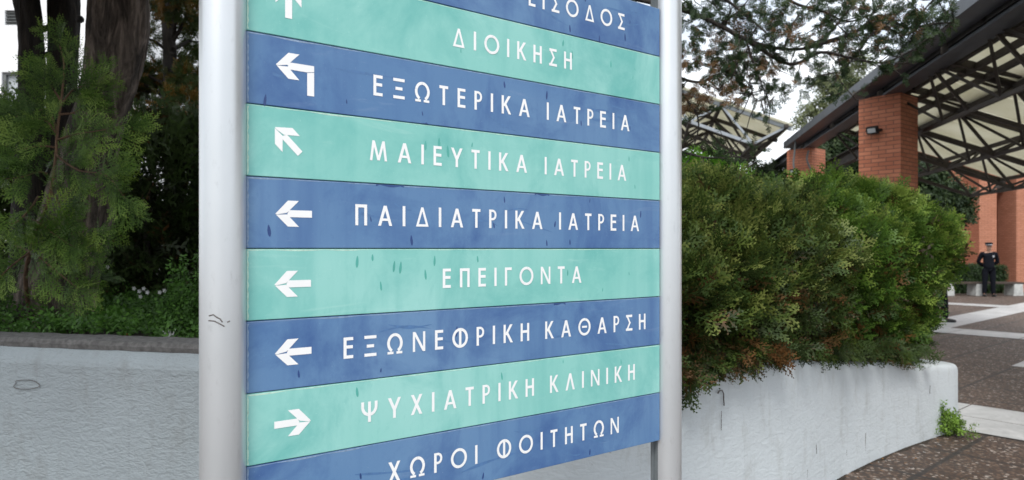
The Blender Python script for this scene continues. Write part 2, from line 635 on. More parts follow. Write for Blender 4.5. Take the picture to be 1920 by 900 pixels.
def scatter(name, temps, pos, ydir, ndir, scale, tint, m, parent=None, jit=.06, tip=0.0):
    """place copies of the templates (axis along ydir, flat normal near ndir) into one mesh"""
    pos, ydir, ndir = np.asarray(pos, float), np.asarray(ydir, float), np.asarray(ndir, float)
    scale, tint = np.asarray(scale, float), np.asarray(tint, float)
    y = ydir / (np.linalg.norm(ydir, axis=1, keepdims=True) + 1e-9)
    x = np.cross(y, ndir)
    bad = np.linalg.norm(x, axis=1) < 1e-4
    x[bad] = np.cross(y[bad], np.array((.3, .5, .8)))
    x /= np.linalg.norm(x, axis=1, keepdims=True)
    z = np.cross(x, y)
    idx = rng.integers(0, len(temps), len(pos))
    Vs, Qs, Ts = [], [], []
    base = 0
    for k, (tv, tq) in enumerate(temps):
        s = np.where(idx == k)[0]
        if not len(s): continue
        A = np.stack([x[s], y[s], z[s]], 1) * scale[s][:, None, None]
        V = np.einsum('vi,nij->nvj', tv, A) + pos[s][:, None, :]
        n = len(tv)
        Q = tq[None] + (np.arange(len(s)) * n)[:, None, None] + base
        Vs.append(V.reshape(-1, 3))
        Qs.append(Q.reshape(-1, 4))
        tt = tint[s][:, None] + rng.normal(0, jit, (len(s), n // 4)).repeat(4, axis=1) + (tip * (tv[:, 1] - .55))[None]
        Ts.append(tt.reshape(-1))
        base += len(s) * n
    return np_mesh(name, np.concatenate(Vs), np.concatenate(Qs), m, parent, np.clip(np.concatenate(Ts), 0, 1))


def unit(n):
    v = rng.normal(size=(n, 3))
    return v / np.linalg.norm(v, axis=1, keepdims=True)


rr = random.Random(3)
FAN_FINE = [fan_spray(11, 1.0, 5, .034, rr, .12, False) for _ in range(6)]
FAN = [fan_spray(8, 1.0, 4, .064, rr, .1) for _ in range(5)]
FAN_LOW = [fan_spray(5, 1.0, 2, .10, rr, .1) for _ in range(4)]
TUFT = [tuft(34, 1.0, .42, .08, rr) for _ in range(4)]
TWIG = [leaf_twig(9, 1.0, .42, .24, rr) for _ in range(4)]


def blob_points(blobs, n, shell=(.72, 1.02), p=2.6):
    """points near the surface of a union of rounded blobs (c, (rx,ry,rz)), with outward directions"""
    out_p, out_d = [], []
    areas = np.array([b[1][0] * b[1][2] for b in blobs])
    cnt = np.maximum(1, (areas / areas.sum() * n * 1.5).astype(int))
    for (c, r), k in zip(blobs, cnt):
        d = unit(k)
        q = (np.abs(d) ** p).sum(1) ** (-1 / p)
        f = rng.uniform(shell[0], shell[1], k)
        lump = 1 + .12 * np.sin(d[:, 0] * 7 + c[0] * 9) * np.sin(d[:, 2] * 8 + c[1] * 5) + .07 * np.sin(d[:, 1] * 15 + c[2] * 7)
        P = np.array(c) + d * (q * f * lump)[:, None] * np.array(r)
        keep = np.ones(k, bool)
        for (c2, r2) in blobs:
            if c2 is c: continue
            e = ((np.abs((P - np.array(c2)) / np.array(r2))) ** p).sum(1) ** (1 / p)
            keep &= e > .72
        out_p.append(P[keep])
        dd = d / np.array(r)
        out_d.append((dd / np.linalg.norm(dd, axis=1, keepdims=True))[keep])
    return np.concatenate(out_p), np.concatenate(out_d)


# ------------------------------------------------------------------ ground and paving
GA = math.atan2(.65, .76)                      # the paving grid runs at this angle
g1 = np.array((math.cos(GA), math.sin(GA)))
g2 = np.array((math.sin(GA), -math.cos(GA)))


def AB(a, b, z=0.0):
    return Vector((a * g1[0] + b * g2[0], a * g1[1] + b * g2[1], z))


bm = bmesh.new()
vv = [bm.verts.new(p) for p in ((-300, -300, 0), (300, -300, 0), (300, 300, 0), (-300, 300, 0))]
bm.faces.new(vv)
o = bm_obj("ground", bm, M['ground'])
o.rotation_euler = (0, 0, GA)
tag(o, "dark brown washed aggregate paving slabs with dark joints", None, None, 'structure')


def strip(a0, a1, b0, b1, z, slab_a, slab_b):
    """marble band built of separate slabs with narrow joints"""
    bm = bmesh.new()
    na, nb = max(1, round((a1 - a0) / slab_a)), max(1, round((b1 - b0) / slab_b))
    for i in range(na):
        for j in range(nb):
            g = .006
            x0, x1 = a0 + (a1 - a0) * i / na + g, a0 + (a1 - a0) * (i + 1) / na - g
            y0, y1 = b0 + (b1 - b0) * j / nb + g, b0 + (b1 - b0) * (j + 1) / nb - g
            bm.faces.new([bm.verts.new(AB(x, y, z)) for x, y in ((x0, y0), (x0, y1), (x1, y1), (x1, y0))])
    return tag(bm_obj("path", bm, M['marble']), "pale grey marble paving band crossing the brown slabs", None, None, 'structure')


strip(6.9, 8.1, -9, 9, .008, .6, 1.1)
strip(14.6, 15.6, -20, 10, .008, 1.0, 1.1)
strip(22.1, 22.9, -24, 10, .008, .8, 1.1)
strip(8.2, 40, -5.5, -4.7, .004, 1.1, .8)
strip(11.2, 12.3, -2.65, -1.6, .004, 1.1, 1.1)

# ------------------------------------------------------------------ walls
WALL_R = [(-.9, 3.507, 1.06), (-.1, 3.30, 1.06), (.30, 3.235, 1.06), (.52, 3.275, 1.045), (.888, 3.555, .978), (1.30, 3.89, .945), (1.67, 4.19, .91), (2.33, 4.82, .795), (2.74, 5.17, .735), (3.15, 5.49, .672),
          (3.59, 5.80, .615), (3.88, 6.00, .58), (3.95, 6.055, .575), (3.985, 6.10, .57), (4.00, 6.16, .568), (3.985, 6.23, .568), (3.93, 6.32, .568), (3.3, 7.12, .566), (1.3, 9.46, .56)]
WALL_L = [(-6.5, 4.82, 1.02), (-3.0, 4.0, 1.02), (-1.71, 3.70, 1.02), (-.9, 3.506, 1.02)]


def offset_path(path, d):
    """points moved inward (to the left of travel) by d"""
    P = [Vector((p[0], p[1])) for p in path]
    out = []
    for i, p in enumerate(P):
        t = (P[min(i + 1, len(P) - 1)] - P[max(i - 1, 0)]).normalized()
        out.append(p + Vector((-t.y, t.x)) * d)
    return out


def wall_mesh(name, path, profile, m, parent):
    """profile: list of (inset, height below/above top or None for ground)"""
    bm = bmesh.new()
    rows = []
    for (d, dz) in profile:
        op = offset_path(path, d)
        rows.append([bm.verts.new((q.x, q.y, (-.05 if dz is None else p[2] + dz))) for q, p in zip(op, path)])
    for a, b in zip(rows[:-1], rows[1:]):
        for i in range(len(path) - 1):
            bm.faces.new((a[i], a[i + 1], b[i + 1], b[i]))
    for e in (0, -1):
        try: bm.faces.new([r[e] for r in rows])
        except ValueError: pass
    return bm_obj(name, bm, m, parent, smooth=False)


def densify(path, step):
    out = []
    for a, b in zip(path[:-1], path[1:]):
        n = max(1, int(math.hypot(b[0] - a[0], b[1] - a[1]) / step))
        for k in range(n):
            t = k / n
            out.append(tuple(a[i] + (b[i] - a[i]) * t for i in range(3)))
    out.append(path[-1])
    return out


def wobble(o, amp, seed, zmin=0.02, freq=6):
    ph = np.random.default_rng(seed).uniform(0, 6.28, 6)
    for v in o.data.vertices:
        if v.co.z > zmin:
            x, y, z = v.co
            d = amp * (math.sin(freq * x + ph[0]) * math.sin(freq * .8 * z + ph[1]) + .6 * math.sin(freq * 2.3 * x + ph[2] + 2 * z) + .4 * math.sin(freq * 5.1 * x + ph[3]) * math.sin(freq * 4 * z + ph[4]))
            v.co.y += d
            v.co.z += d * .5


wl = empty("retaining_wall", (-1.7, 3.7, 0))
tag(wl, "rough white rendered retaining wall with grey coping behind the left pole", "wall")
o = wall_mesh("wall_body", densify(WALL_L, .06), [(0, None), (0, -.5), (0, -.085), (.008, -.062), (.05, .0), (.30, .0), (.30, None)], M['rough_wall'], wl)
wobble(o, .004, 2)
o = wall_mesh("coping", densify(WALL_L, .05), [(.05, .001), (.045, .028), (.06, .052), (.26, .056), (.28, .001)], M['coping'], wl)
wobble(o, .004, 5, freq=13)
# a little oval scar in the render
bm = bmesh.new()
pts = []
for k in range(25):
    a = 2 * math.pi * k / 24
    p = H(48 + 23 * math.cos(a) * (1 + .16 * math.sin(3 * a + 1) + .06 * math.sin(7 * a)), 721 + 10 * math.sin(a) * (1 + .15 * math.cos(2 * a)), 4.1)
    q = p.x / p.y
    yw = (3.70 - .2326 * 1.71) / (1 + .2326 * q) - .010
    pts.append((q * yw, yw, EYE + (p.z - EYE) * yw / 4.1))
add_tube(bm, pts, .0018, 6, caps=False)
bm_obj("scar", bm, M['scuff'], wl)

wr = empty("planter_wall", (2.3, 4.8, 0))
tag(wr, "smooth white planter wall with rounded end under the cypress hedge", "wall")
prof = [(-.015, None), (.0, -.35), (.0, -.06), (.004, -.035), (.014, -.016), (.030, -.005), (.05, 0), (.2, 0), (.24, -.03), (.25, -.1), (.25, None)]
o = wall_mesh("wall_body", densify(WALL_R, .08), prof, M['smooth_wall'], wr)
wobble(o, .003, 9)
o.data.polygons.foreach_set('use_smooth', [True] * len(o.data.polygons))
# a rusty hook hanging on the wall face and thin cracks
bm = bmesh.new()
def on_wall(px, py):
    q = (px - 960) / 1280
    for a, b in zip(WALL_R[:-1], WALL_R[1:]):
        den = (b[0] - a[0]) - q * (b[1] - a[1])
        t = (q * a[1] - a[0]) / den
        if 0 <= t <= 1:
            Y = a[1] + t * (b[1] - a[1])
            p = H(px, py, Y)
            return p + Vector((.62, -.78, 0)) * .013
    return H(px, py, 4)
add_tube(bm, [on_wall(*p) for p in ((1342, 737), (1345, 732), (1350, 731), (1353, 737), (1353, 748), (1354, 760))], .0035, 6)
for crack in (((1350, 770), (1350, 806)), ((1621, 812), (1620, 850)), ((1585, 843), (1586, 870)), ((1512, 880), (1510, 905)), ((1528, 832), (1529, 850)), ((1742, 722), (1741, 738))):
    add_tube(bm, [on_wall(*p) + Vector((-.62, .78, 0)) * .004 for p in crack], .0016, 5)
bm_obj("hook", bm, M['scuff'], wr)

# soil of the raised bed
bm = bmesh.new()
ring = [(x, y, .97) for x, y in [(q.x, q.y) for q in offset_path(WALL_L, .25)][:-1]]
ring += [(q.x, q.y, p[2] - .07) for q, p in zip(offset_path(WALL_R, .22), WALL_R)]
ring += [(0.3, 14, .62), (-7, 16, .98), (-12, 9, .98), (-10, 5.6, .98)]
bm.faces.new([bm.verts.new(p) for p in ring])
bmesh.ops.triangulate(bm, faces=bm.faces[:])
tag(bm_obj("soil", bm, M['soil']), "dark soil of the raised planting bed", None, None, 'structure')

# ------------------------------------------------------------------ the sign
PH = .18
SL = Vector((-.65670, 1.68791, 0))
SR = Vector((.55400, 2.56000, 0))
SW = (SR - SL).length
SU = (SR - SL).normalized()
SN = Vector((SU.y, -SU.x, 0))                # towards the viewer
SM = Matrix((SU, SN, Vector((0, 0, 1)))).transposed()   # columns: u, n, z


def S(u, v, n=0.0):
    """sign coordinates: u along, v height above ground, n out of the face"""
    return SL + SU * u + SN * n + Vector((0, 0, v))


sign = empty("directory_sign", S(SW / 2, 0, -.02))
tag(sign, "tall direction sign of blue and teal panels between two silver poles", "sign")

# glyphs: strokes as quads in a box of height 1
T = .148


def stroke(p, q, t=T):
    p, q = Vector(p), Vector(q)
    d = (q - p).normalized()
    n = Vector((-d.y, d.x)) * t / 2
    return [p - n, q - n, q + n, p + n]


def hcut(p, q, t=T):
    """slanted stroke with horizontal ends"""
    (x0, y0), (x1, y1) = p, q
    L = math.hypot(x1 - x0, y1 - y0)
    hw = t * L / abs(y1 - y0) / 2
    return [(x0 - hw, y0), (x0 + hw, y0), (x1 + hw, y1), (x1 - hw, y1)]


def ring(cx, cy, rx, ry, a0=0, a1=360, t=T, n=40):
    out = []
    for k in range(n):
        a, b = R(a0 + (a1 - a0) * k / n), R(a0 + (a1 - a0) * (k + 1) / n)
        out.append([(cx + rx * math.cos(a), cy + ry * math.sin(a)), (cx + rx * math.cos(b), cy + ry * math.sin(b)),
                    (cx + (rx - t) * math.cos(b), cy + (ry - t) * math.sin(b)), (cx + (rx - t) * math.cos(a), cy + (ry - t) * math.sin(a))])
    return out


def bar(x0, y0, x1, y1):
    return [(x0, y0), (x1, y0), (x1, y1), (x0, y1)]


def glyph(ch):
    h = T / 2
    if ch == 'Ε':
        return .48, [bar(0, 0, T, 1), bar(T, 1 - T, .48, 1), bar(T, .47, .46, .47 + T), bar(T, 0, .48, T)]
    if ch == 'Ι':
        return T, [bar(0, 0, T, 1)]
    if ch == 'Ο':
        return .94, ring(.47, .5, .49, .52)
    if ch == 'Θ':
        return .94, ring(.47, .5, .49, .52) + [bar(.27, .44, .67, .56)]
    if ch == 'Φ':
        return .92, ring(.46, .5, .48, .52) + [bar(.46 - h, T - .02, .46 + h, 1 - T + .02)]
    if ch == 'Δ':
        return .78, [hcut((h + .02, 0), (.39, .97), .12), hcut((.76 - h, 0), (.39, .97), .12), bar(.1, 0, .68, .12)]
    if ch == 'Λ':
        return .72, [hcut((h + .01, 0), (.36, .98)), hcut((.71 - h, 0), (.36, .98))]
    if ch == 'Α':
        return .76, [hcut((h + .01, 0), (.38, .98)), hcut((.75 - h, 0), (.38, .98)), bar(.2, .24, .56, .24 + .12)]
    if ch == 'Κ':
        return .60, [bar(0, 0, T, 1), hcut((T + .0, .42), (.52, 1)), hcut((.23, .55), (.55, 0))]
    if ch == 'Η':
        return .60, [bar(0, 0, T, 1), bar(.60 - T, 0, .60, 1), bar(T, .46, .60 - T, .46 + T)]
    if ch == 'Σ':
        return .58, [bar(.02, 1 - T, .56, 1), bar(0, 0, .58, T), hcut((.11, .93), (.36, .48), .125), hcut((.36, .52), (.10, .06), .125)]
    if ch == 'Ξ':
        return .62, [bar(0, 1 - T, .62, 1), bar(.12, .47 - h + .03, .50, .47 + h + .03), bar(0, 0, .62, T)]
    if ch == 'Ω':
        return .84, ring(.42, .53, .42, .49, -62, 242, T, 36) + [bar(.02, 0, .34, .12), bar(.50, 0, .82, .12)]
    if ch == 'Τ':
        return .52, [bar(0, 1 - T, .52, 1), bar(.26 - h, 0, .26 + h, 1 - T)]
    if ch == 'Ρ':
        return .48, [bar(0, 0, T, 1), bar(T, 1 - .125, .24, 1), bar(T, .42, .24, .42 + .125)] + ring(.22, .71, .26, .29, -90, 90, .125, 18)
    if ch == 'Μ':
        return .92, [hcut((h, 0), (.20, .97), .125), hcut((.92 - h, 0), (.72, .97), .125), hcut((.46, .02), (.21, .94), .125), hcut((.46, .02), (.71, .94), .125)]
    if ch == 'Υ':
        return .70, [bar(.35 - h, 0, .35 + h, .45), hcut((.35, .40), (.08, 1)), hcut((.35, .40), (.62, 1))]
    if ch == 'Π':
        return .60, [bar(0, 0, T, 1), bar(.60 - T, 0, .60, 1), bar(T, 1 - T, .60 - T, 1)]
    if ch == 'Γ':
        return .46, [bar(0, 0, T, 1), bar(T, 1 - T, .46, 1)]
    if ch == 'Ν':
        return .70, [bar(0, 0, .125, 1), bar(.70 - .125, 0, .70, 1), hcut((.62, .02), (.08, .98), .135)]
    if ch == 'Χ':
        return .64, [hcut((.08, 0), (.56, 1)), hcut((.56, 0), (.08, 1))]
    if ch == 'Ψ':
        return .84, ring(.42, .74, .42, .46, 180, 360, T, 24) + [bar(0, .74, T, .98), bar(.84 - T, .74, .84, .98), bar(.42 - h, 0, .42 + h, .98)]
    raise KeyError(ch)


FACE = .0                                   # the panels' front face lies at n = 0


def sticker_faces(bm, polys, u0, v0, sx, sy, depth=.0007):
    for i, p in enumerate(polys):
        n = FACE + depth + .00006 * (i % 9)
        vs_ = [bm.verts.new(S(u0 + q[0] * sx, v0 + q[1] * sy, n)) for q in p]
        bm.faces.new(vs_)


CAP = .0572


def write_word(bm, text, u0, u1, v0):
    gs = [glyph(c) for c in text]
    wsum = sum(g[0] for g in gs) * CAP
    gap = (u1 - u0 - wsum) / max(1, len(gs) - 1)
    u = u0
    for wd, polys in gs:
        sticker_faces(bm, polys, u, v0, CAP, CAP)
        u += wd * CAP + gap


ARROW_HEAD = [[(0, -.008), (.177, .185), (.335, .185), (.165, .012), (.03, -.016)], [(.008, -.018), (.03, -.02), (.165, -.012), (.335, -.185), (.177, -.185)]]
ARROW_SHAFT = [[(.172, .002), (.195, .05), (.525, .05), (.525, -.05), (.165, -.05)]]


def arrow(kind):
    polys = [list(p) for p in ARROW_HEAD + ARROW_SHAFT]
    if kind == 'turn':
        polys = [list(p) for p in ARROW_HEAD] + [[(.172, .002), (.12, .05), (.55, .05), (.55, -.035), (.44, -.055), (.165, -.05)], [(.447, -.063), (.55, -.043), (.55, -.39), (.447, -.39)]]
    if kind == 'right':
        polys = [[(.525 - x, y) for x, y in p][::-1] for p in polys]
    if kind in ('up', 'upleft'):
        a = R(-90) if kind == 'up' else R(-45)
        s = 1.0 if kind == 'up' else .95
        polys = [[((x * math.cos(a) - y * math.sin(a)) * s, (x * math.sin(a) + y * math.cos(a)) * s) for x, y in p] for p in polys]
    return polys


TOP = EYE + 5 * PH
LINES = [
    ('blue', [('ΕΙΣΟΔΟΣ', .875, 1.3075)], None),
    ('teal', [('ΔΙΟΙΚΗΣΗ', .5901, 1.058)], ('up', .1039, .80)),
    ('blue', [('ΕΞΩΤΕΡΙΚΑ', .3374, .8793), ('ΙΑΤΡΕΙΑ', .9497, 1.3317)], ('turn', .0715, .60)),
    ('teal', [('ΜΑΙΕΥΤΙΚΑ', .3264, .8685), ('ΙΑΤΡΕΙΑ', .9408, 1.3155)], ('upleft', .0702, .715)),
    ('blue', [('ΠΑΙΔΙΑΤΡΙΚΑ', .2845, .9319), ('ΙΑΤΡΕΙΑ', 1.002, 1.3811)], ('left', .0702, .497)),
    ('teal', [('ΕΠΕΙΓΟΝΤΑ', .5573, 1.1012)], ('left', .0676, .497)),
    ('blue', [('ΕΞΩΝΕΦΡΙΚΗ', .2511, .8771), ('ΚΑΘΑΡΣΗ', .943, 1.4146)], ('left', .0689, .525)),
    ('teal', [('ΨΥΧΙΑΤΡΙΚΗ', .3014, .8967), ('ΚΛΙΝΙΚΗ', .9632, 1.359)], ('right', .0676, .515)),
    ('blue', [('ΧΩΡΟΙ', .3824, .6789), ('ΦΟΙΤΗΤΩΝ', .752, 1.2782)], None),
]
DRIPS = {0: [(1.12, .78), (1.05, .12), (1.185, .06), (1.31, .22), (1.335, .55, .5)], 1: [(1.02, .82), (1.06, .64), (1.24, .62), (1.35, .45, .6), (1.36, .62, .5), (.62, .3, .5)],
         2: [(.045, .07, 1.0), (.78, .86), (.95, .80), (1.10, .38, .7), (1.335, .42, .6), (.49, .17, .5), (.26, .2, .5)], 3: [(.50, .66, 1.2), (.545, .72, 1.3), (.575, .6, 1.3), (.66, .75, .7), (1.36, .25, .7), (1.33, .8, .6)],
         4: [(.055, .25, 1.3), (.455, .13, 1.2), (1.05, .12, .9), (1.39, .70, .9), (.78, .85, .7), (.95, .1, .8), (.74, .4, .8), (.985, .45, .9), (1.14, .92, .5), (.33, .45, .5)],
         5: [(.29, .8, 1.2), (.4, .72, 1.1), (.42, .7, 1.2), (.335, .86, .9), (.53, .8, 1.0), (.5, .58, 1.0), (.68, .82, .8), (1.04, .55, .8), (1.33, .5, .6), (1.2, .2, .6), (.36, .42, .9)],
         6: [(.605, .62, 1.1), (.13, .2, .8), (.36, .12, .6)], 7: [(.29, .83, 1.1), (.77, .78, .9), (1.29, .75, .7), (1.02, .9, .6)],
         8: [(.70, .12, .9), (1.14, .10, 1.0), (.30, .55, .8)]}
RUNS = {2: [(.49, .0, .018)], 3: [], 4: [(.345, 1.0, .085), (.9, 1.0, .06)], 5: [], 6: [(.98, 1.0, .05)], 0: [], 1: [], 7: [], 8: []}
CAT = {'blue': 'blue_drip', 'teal': 'teal_drip'}
SMEAR = {'blue': 'blue_smear', 'teal': 'teal_smear'}
for i, (colr, words, arr) in enumerate(LINES):
    v1 = TOP - i * PH
    v0 = v1 - PH
    bm = bmesh.new()
    add_box(bm, S(SW / 2, (v0 + v1) / 2, -.011), (SW, .022, PH - .0022), SM)
    bmesh.ops.bevel(bm, geom=bm.edges[:], offset=.0012, segments=2, affect='EDGES')
    nbase = len(bm.faces)
    rd = random.Random(i)
    for d in DRIPS[i]:
        du, dv = d[0], d[1]
        sc = d[2] if len(d) > 2 else 1.0
        hh, ww = .022 * sc * rd.uniform(.8, 1.2), .0062 * sc
        lean = rd.uniform(-.002, .002)
        poly = []
        for k in range(12):
            a = 2 * math.pi * k / 12
            wy = math.sin(a)
            wx = math.cos(a) * (1.0 if wy < 0 else .62 + .3 * (1 - wy))
            poly.append(bm.verts.new(S(du + wx * ww * .6 + lean * wy, v0 + dv * PH + wy * hh * .6, .0003)))
        f = bm.faces.new(poly)
        f.material_index = 1
    for (ru, rv, rl) in RUNS[i]:
        edge = [bm.verts.new(S(ru, v0 + rv * PH - .002, .0003)), ]
        n = 8
        poly = [S(ru, v1 - .0018, .0003), S(ru + rl, v1 - .0018, .0003)] if rv else [S(ru, v0 + .0018, .0003), S(ru + rl, v0 + .0018, .0003)]
        for k in range(n + 1):
            t = 1 - k / n
            dd = .0035 + .0025 * math.sin(7 * t + i) + (.004 if k in (0, n) else 0)
            poly.append(S(ru + rl * t, (v1 - .002 - dd) if rv else (v0 + .002 + dd * math.sin(math.pi * t)), .0003))
        bm.verts.remove(edge[0])
        f = bm.faces.new([bm.verts.new(p) for p in poly])
        f.material_index = 1
    # worn paler edges along the top and the left end
    nk = 90
    for k in range(nk):
        w0_, w1_ = [.0009 + .0016 * abs(math.sin(j * .37 + i)) * abs(math.sin(j * .11 + 2 * i)) * (2.2 if j < 18 else 1) for j in (k, k + 1)]
        x0, x1 = .002 + (SW - .004) * k / nk, .002 + (SW - .004) * (k + 1) / nk
        f = bm.faces.new([bm.verts.new(S(*p)) for p in ((x0, v1 - .0024 - w0_, .00008), (x1, v1 - .0024 - w1_, .00008), (x1, v1 - .0024, .00008), (x0, v1 - .0024, .00008))])
        f.material_index = 3
    for k in range(16):
        w0_, w1_ = [.0012 + .0035 * abs(math.sin(j * 1.3 + i * 2)) for j in (k, k + 1)]
        y0, y1 = v0 + .004 + (PH - .010) * k / 16, v0 + .004 + (PH - .010) * (k + 1) / 16
        f = bm.faces.new([bm.verts.new(S(*p)) for p in ((.0016, y0, .00006), (.0016 + w0_, y0, .00006), (.0016 + w1_, y1, .00006), (.0016, y1, .00006))])
        f.material_index = 3
    # rubbed smears: long thin curved marks
    for q in range(7 if colr == 'blue' else 0):
        L = rd.uniform(.03, .20)
        cu, cv = rd.uniform(.03, SW - .25), v0 + rd.uniform(.12, .85) * PH
        sl, bend, wd = rd.uniform(-.35, .15), rd.uniform(-.10, .10), rd.uniform(.0015, .0045)
        up_, lo_ = [], []
        for k in range(13):
            t = k / 12
            x, y = cu + L * t, cv + L * (sl * t + bend * math.sin(math.pi * t))
            y = min(max(y, v0 + .006), v1 - .006)
            ww = wd * math.sin(math.pi * min(1, .08 + t * .92)) ** .6 * (1 + .35 * math.sin(9 * t + q)) + .0003
            up_.append(bm.verts.new(S(x, y + ww, .00012 + .00001 * q))); lo_.append(bm.verts.new(S(x, y - ww, .00012 + .00001 * q)))
        for k in range(12):
            f = bm.faces.new((lo_[k], lo_[k + 1], up_[k + 1], up_[k]))
            f.material_index = 2
    pan = bm_obj("panel", bm, [M[colr], M[CAT[colr]], M[SMEAR[colr]], M[colr + '_edge']], sign)
    pan['label'] = "%s sign panel reading %s" % (colr, ' '.join(t for t, _, _ in words))
    for (t, u0, u1) in words:
        bm = bmesh.new()
        write_word(bm, t, u0, u1, v0 + .352 * PH)
        o = bm_obj("lettering", bm, M['sticker'], pan)
        o.matrix_parent_inverse = Matrix.Identity(4)
        o['label'] = "white lettering " + t
    if arr:
        bm = bmesh.new()
        sticker_faces(bm, arrow(arr[0]), arr[1], v0 + arr[2] * PH, PH, PH)
        o = bm_obj("arrow", bm, M['sticker'], pan)
        o.matrix_parent_inverse = Matrix.Identity(4)
for o in [x for x in sign.children]:        # panels keep world coordinates
    o.matrix_parent_inverse = Matrix.Translation(-sign.location)
bm = bmesh.new()
add_box(bm, S(SW / 2, (TOP + EYE - 4 * PH) / 2, -.027), (SW - .02, .006, 9 * PH - .01), SM)
bm_obj("backing_board", bm, M['backing'], sign)

PR = .0533
for uu in (-.052, SW + .0566):
    c = S(uu, 0, -.013)
    bm = bmesh.new()
    n = 48
    rings_ = []
    for z, r in [(0, PR), (2.95, PR), (2.985, PR * .96), (3.01, PR * .8), (3.025, PR * .45)]:
        rings_.append([bm.verts.new(c + Vector((math.cos(2 * math.pi * k / n) * r, math.sin(2 * math.pi * k / n) * r, z))) for k in range(n)])
    for a, b in zip(rings_[:-1], rings_[1:]):
        for k in range(n):
            bm.faces.new((a[k], a[(k + 1) % n], b[(k + 1) % n], b[k]))
    bm.faces.new(rings_[-1])
    pole = bm_obj("pole", bm, M['pole'], sign, smooth=True)
    # channel that holds the panels, set on the inner side of the pole
    sg = 1 if uu < 0 else -1
    bm = bmesh.new()
    for (du, dn, su, sn) in ((PR + .004, -.030, .012, .004), (PR + .002, -.037, .008, .010), (PR - .003, -.020, .006, .018)):
        add_box(bm, S(uu + sg * du, 1.45, -.013 + dn + .012), (su, sn, 2.9), SM)
    o = bm_obj("channel", bm, M['channel'], pole)
    o.matrix_parent_inverse = Matrix.Identity(4)
    if uu < 0:
        # scratch where something rubbed through the paint
        bm = bmesh.new()
        for pts in (((392, 592), (400, 590), (408, 596)), ((391, 601), (402, 602), (412, 607), (421, 612)), ((405, 594), (413, 598), (417, 604)), ((426, 604), (431, 602))):
            P3 = []
            for (px, py) in pts:
                d = H(px, py, 1.0) - Vector((0, 0, EYE))
                # intersect with the cylinder
                dx, dy = d.x, d.y
                A = dx * dx + dy * dy
                B = -2 * (dx * c.x + dy * c.y)
                Cc = c.x ** 2 + c.y ** 2 - (PR + .0003) ** 2
                t = (-B - math.sqrt(max(0, B * B - 4 * A * Cc))) / (2 * A)
                P3.append(Vector((0, 0, EYE)) + d * t)
            add_tube(bm, P3, .0016, 5)
        o = bm_obj("scratch", bm, M['scuff'], pole)
        o.matrix_parent_inverse = Matrix.Identity(4)
        bm = bmesh.new()
        bm.free()

# ------------------------------------------------------------------ steel canopies
DA = Vector((.2057, 1.0, 0)).normalized()      # along the pillar row
k_len = math.hypot(.2057, 1.0)
DP = Vector((DA.y, -DA.x, 0))                  # across, to the right
N0 = Vector((6.48, 11.76, 0))


def K(k, m, z):
    return N0 + Vector((.2057, 1.0, 0)) * k + DP * m + Vector((0, 0, z))


def canopy(root, k0, k1, m0, m1, zz, ks, ms, depth, tube, m_truss, m_low):
    """sloping sheet roof on a double layer of steel bars; zz(m) gives the roof height"""
    bm = bmesh.new()
    nk = max(2, int((k1 - k0) / .9))
    for j in range(nk):
        a, b = k0 + (k1 - k0) * j / nk, k0 + (k1 - k0) * (j + 1) / nk
        vs_ = [K(a + .02, m0, zz(m0)), K(b - .02, m0, zz(m0)), K(b - .02, m1, zz(m1)), K(a + .02, m1, zz(m1))]
        lo = [bm.verts.new(p) for p in vs_]
        up = [bm.verts.new(p + Vector((0, 0, .035))) for p in vs_]
        bm.faces.new(lo)
        bm.faces.new(up[::-1])
        for q in range(4):
            bm.faces.new((lo[q], lo[(q + 1) % 4], up[(q + 1) % 4], up[q]))
    bm_obj("roof", bm, M['roof'], root)
    # trusses across
    for k in ks:
        bm = bmesh.new()
        add_bar(bm, K(k, m0, zz(m0) - .07), K(k, m1, zz(m1) - .07), tube * 1.2, tube * 1.2)
        lows = [(a + b) / 2 for a, b in zip(ms[:-1], ms[1:])]
        for a, b in zip(lows[:-1], lows[1:]):
            add_bar(bm, K(k, a, zz(a) - depth), K(k, b, zz(b) - depth), tube, tube)
        for q, lw in enumerate(lows):
            for mm_ in (ms[q], ms[q + 1]):
                add_bar(bm, K(k, mm_, zz(mm_) - .08), K(k, lw, zz(lw) - depth), tube * .7, tube * .7)
        bm_obj("truss", bm, m_truss(k), root)
    # purlins along, with the bracing of the lower layer
    for q, mm_ in enumerate(ms):
        bm = bmesh.new()
        add_bar(bm, K(k0, mm_, zz(mm_) - .075), K(k1, mm_, zz(mm_) - .075), tube * 1.1, tube * 1.1)
        bm_obj("purlin", bm, m_low, root)
    for q in range(len(ms) - 1):
        lw = (ms[q] + ms[q + 1]) / 2
        bm = bmesh.new()
        add_bar(bm, K(k0 + .1, lw, zz(lw) - depth - .002), K(k1 - .003, lw, zz(lw) - depth - .002), tube * .9, tube * .9)
        for a, b in zip(ks[:-1], ks[1:]):
            mid = (a + b) / 2
            for kk in (a, b):
                add_bar(bm, K(mid, lw, zz(lw) - depth), K(kk, ms[q], zz(ms[q]) - .1), tube * .6, tube * .6)
                add_bar(bm, K(mid, lw, zz(lw) - depth), K(kk, ms[q + 1], zz(ms[q + 1]) - .1), tube * .6, tube * .6)
        bm_obj("lower_chord", bm, m_low, root)


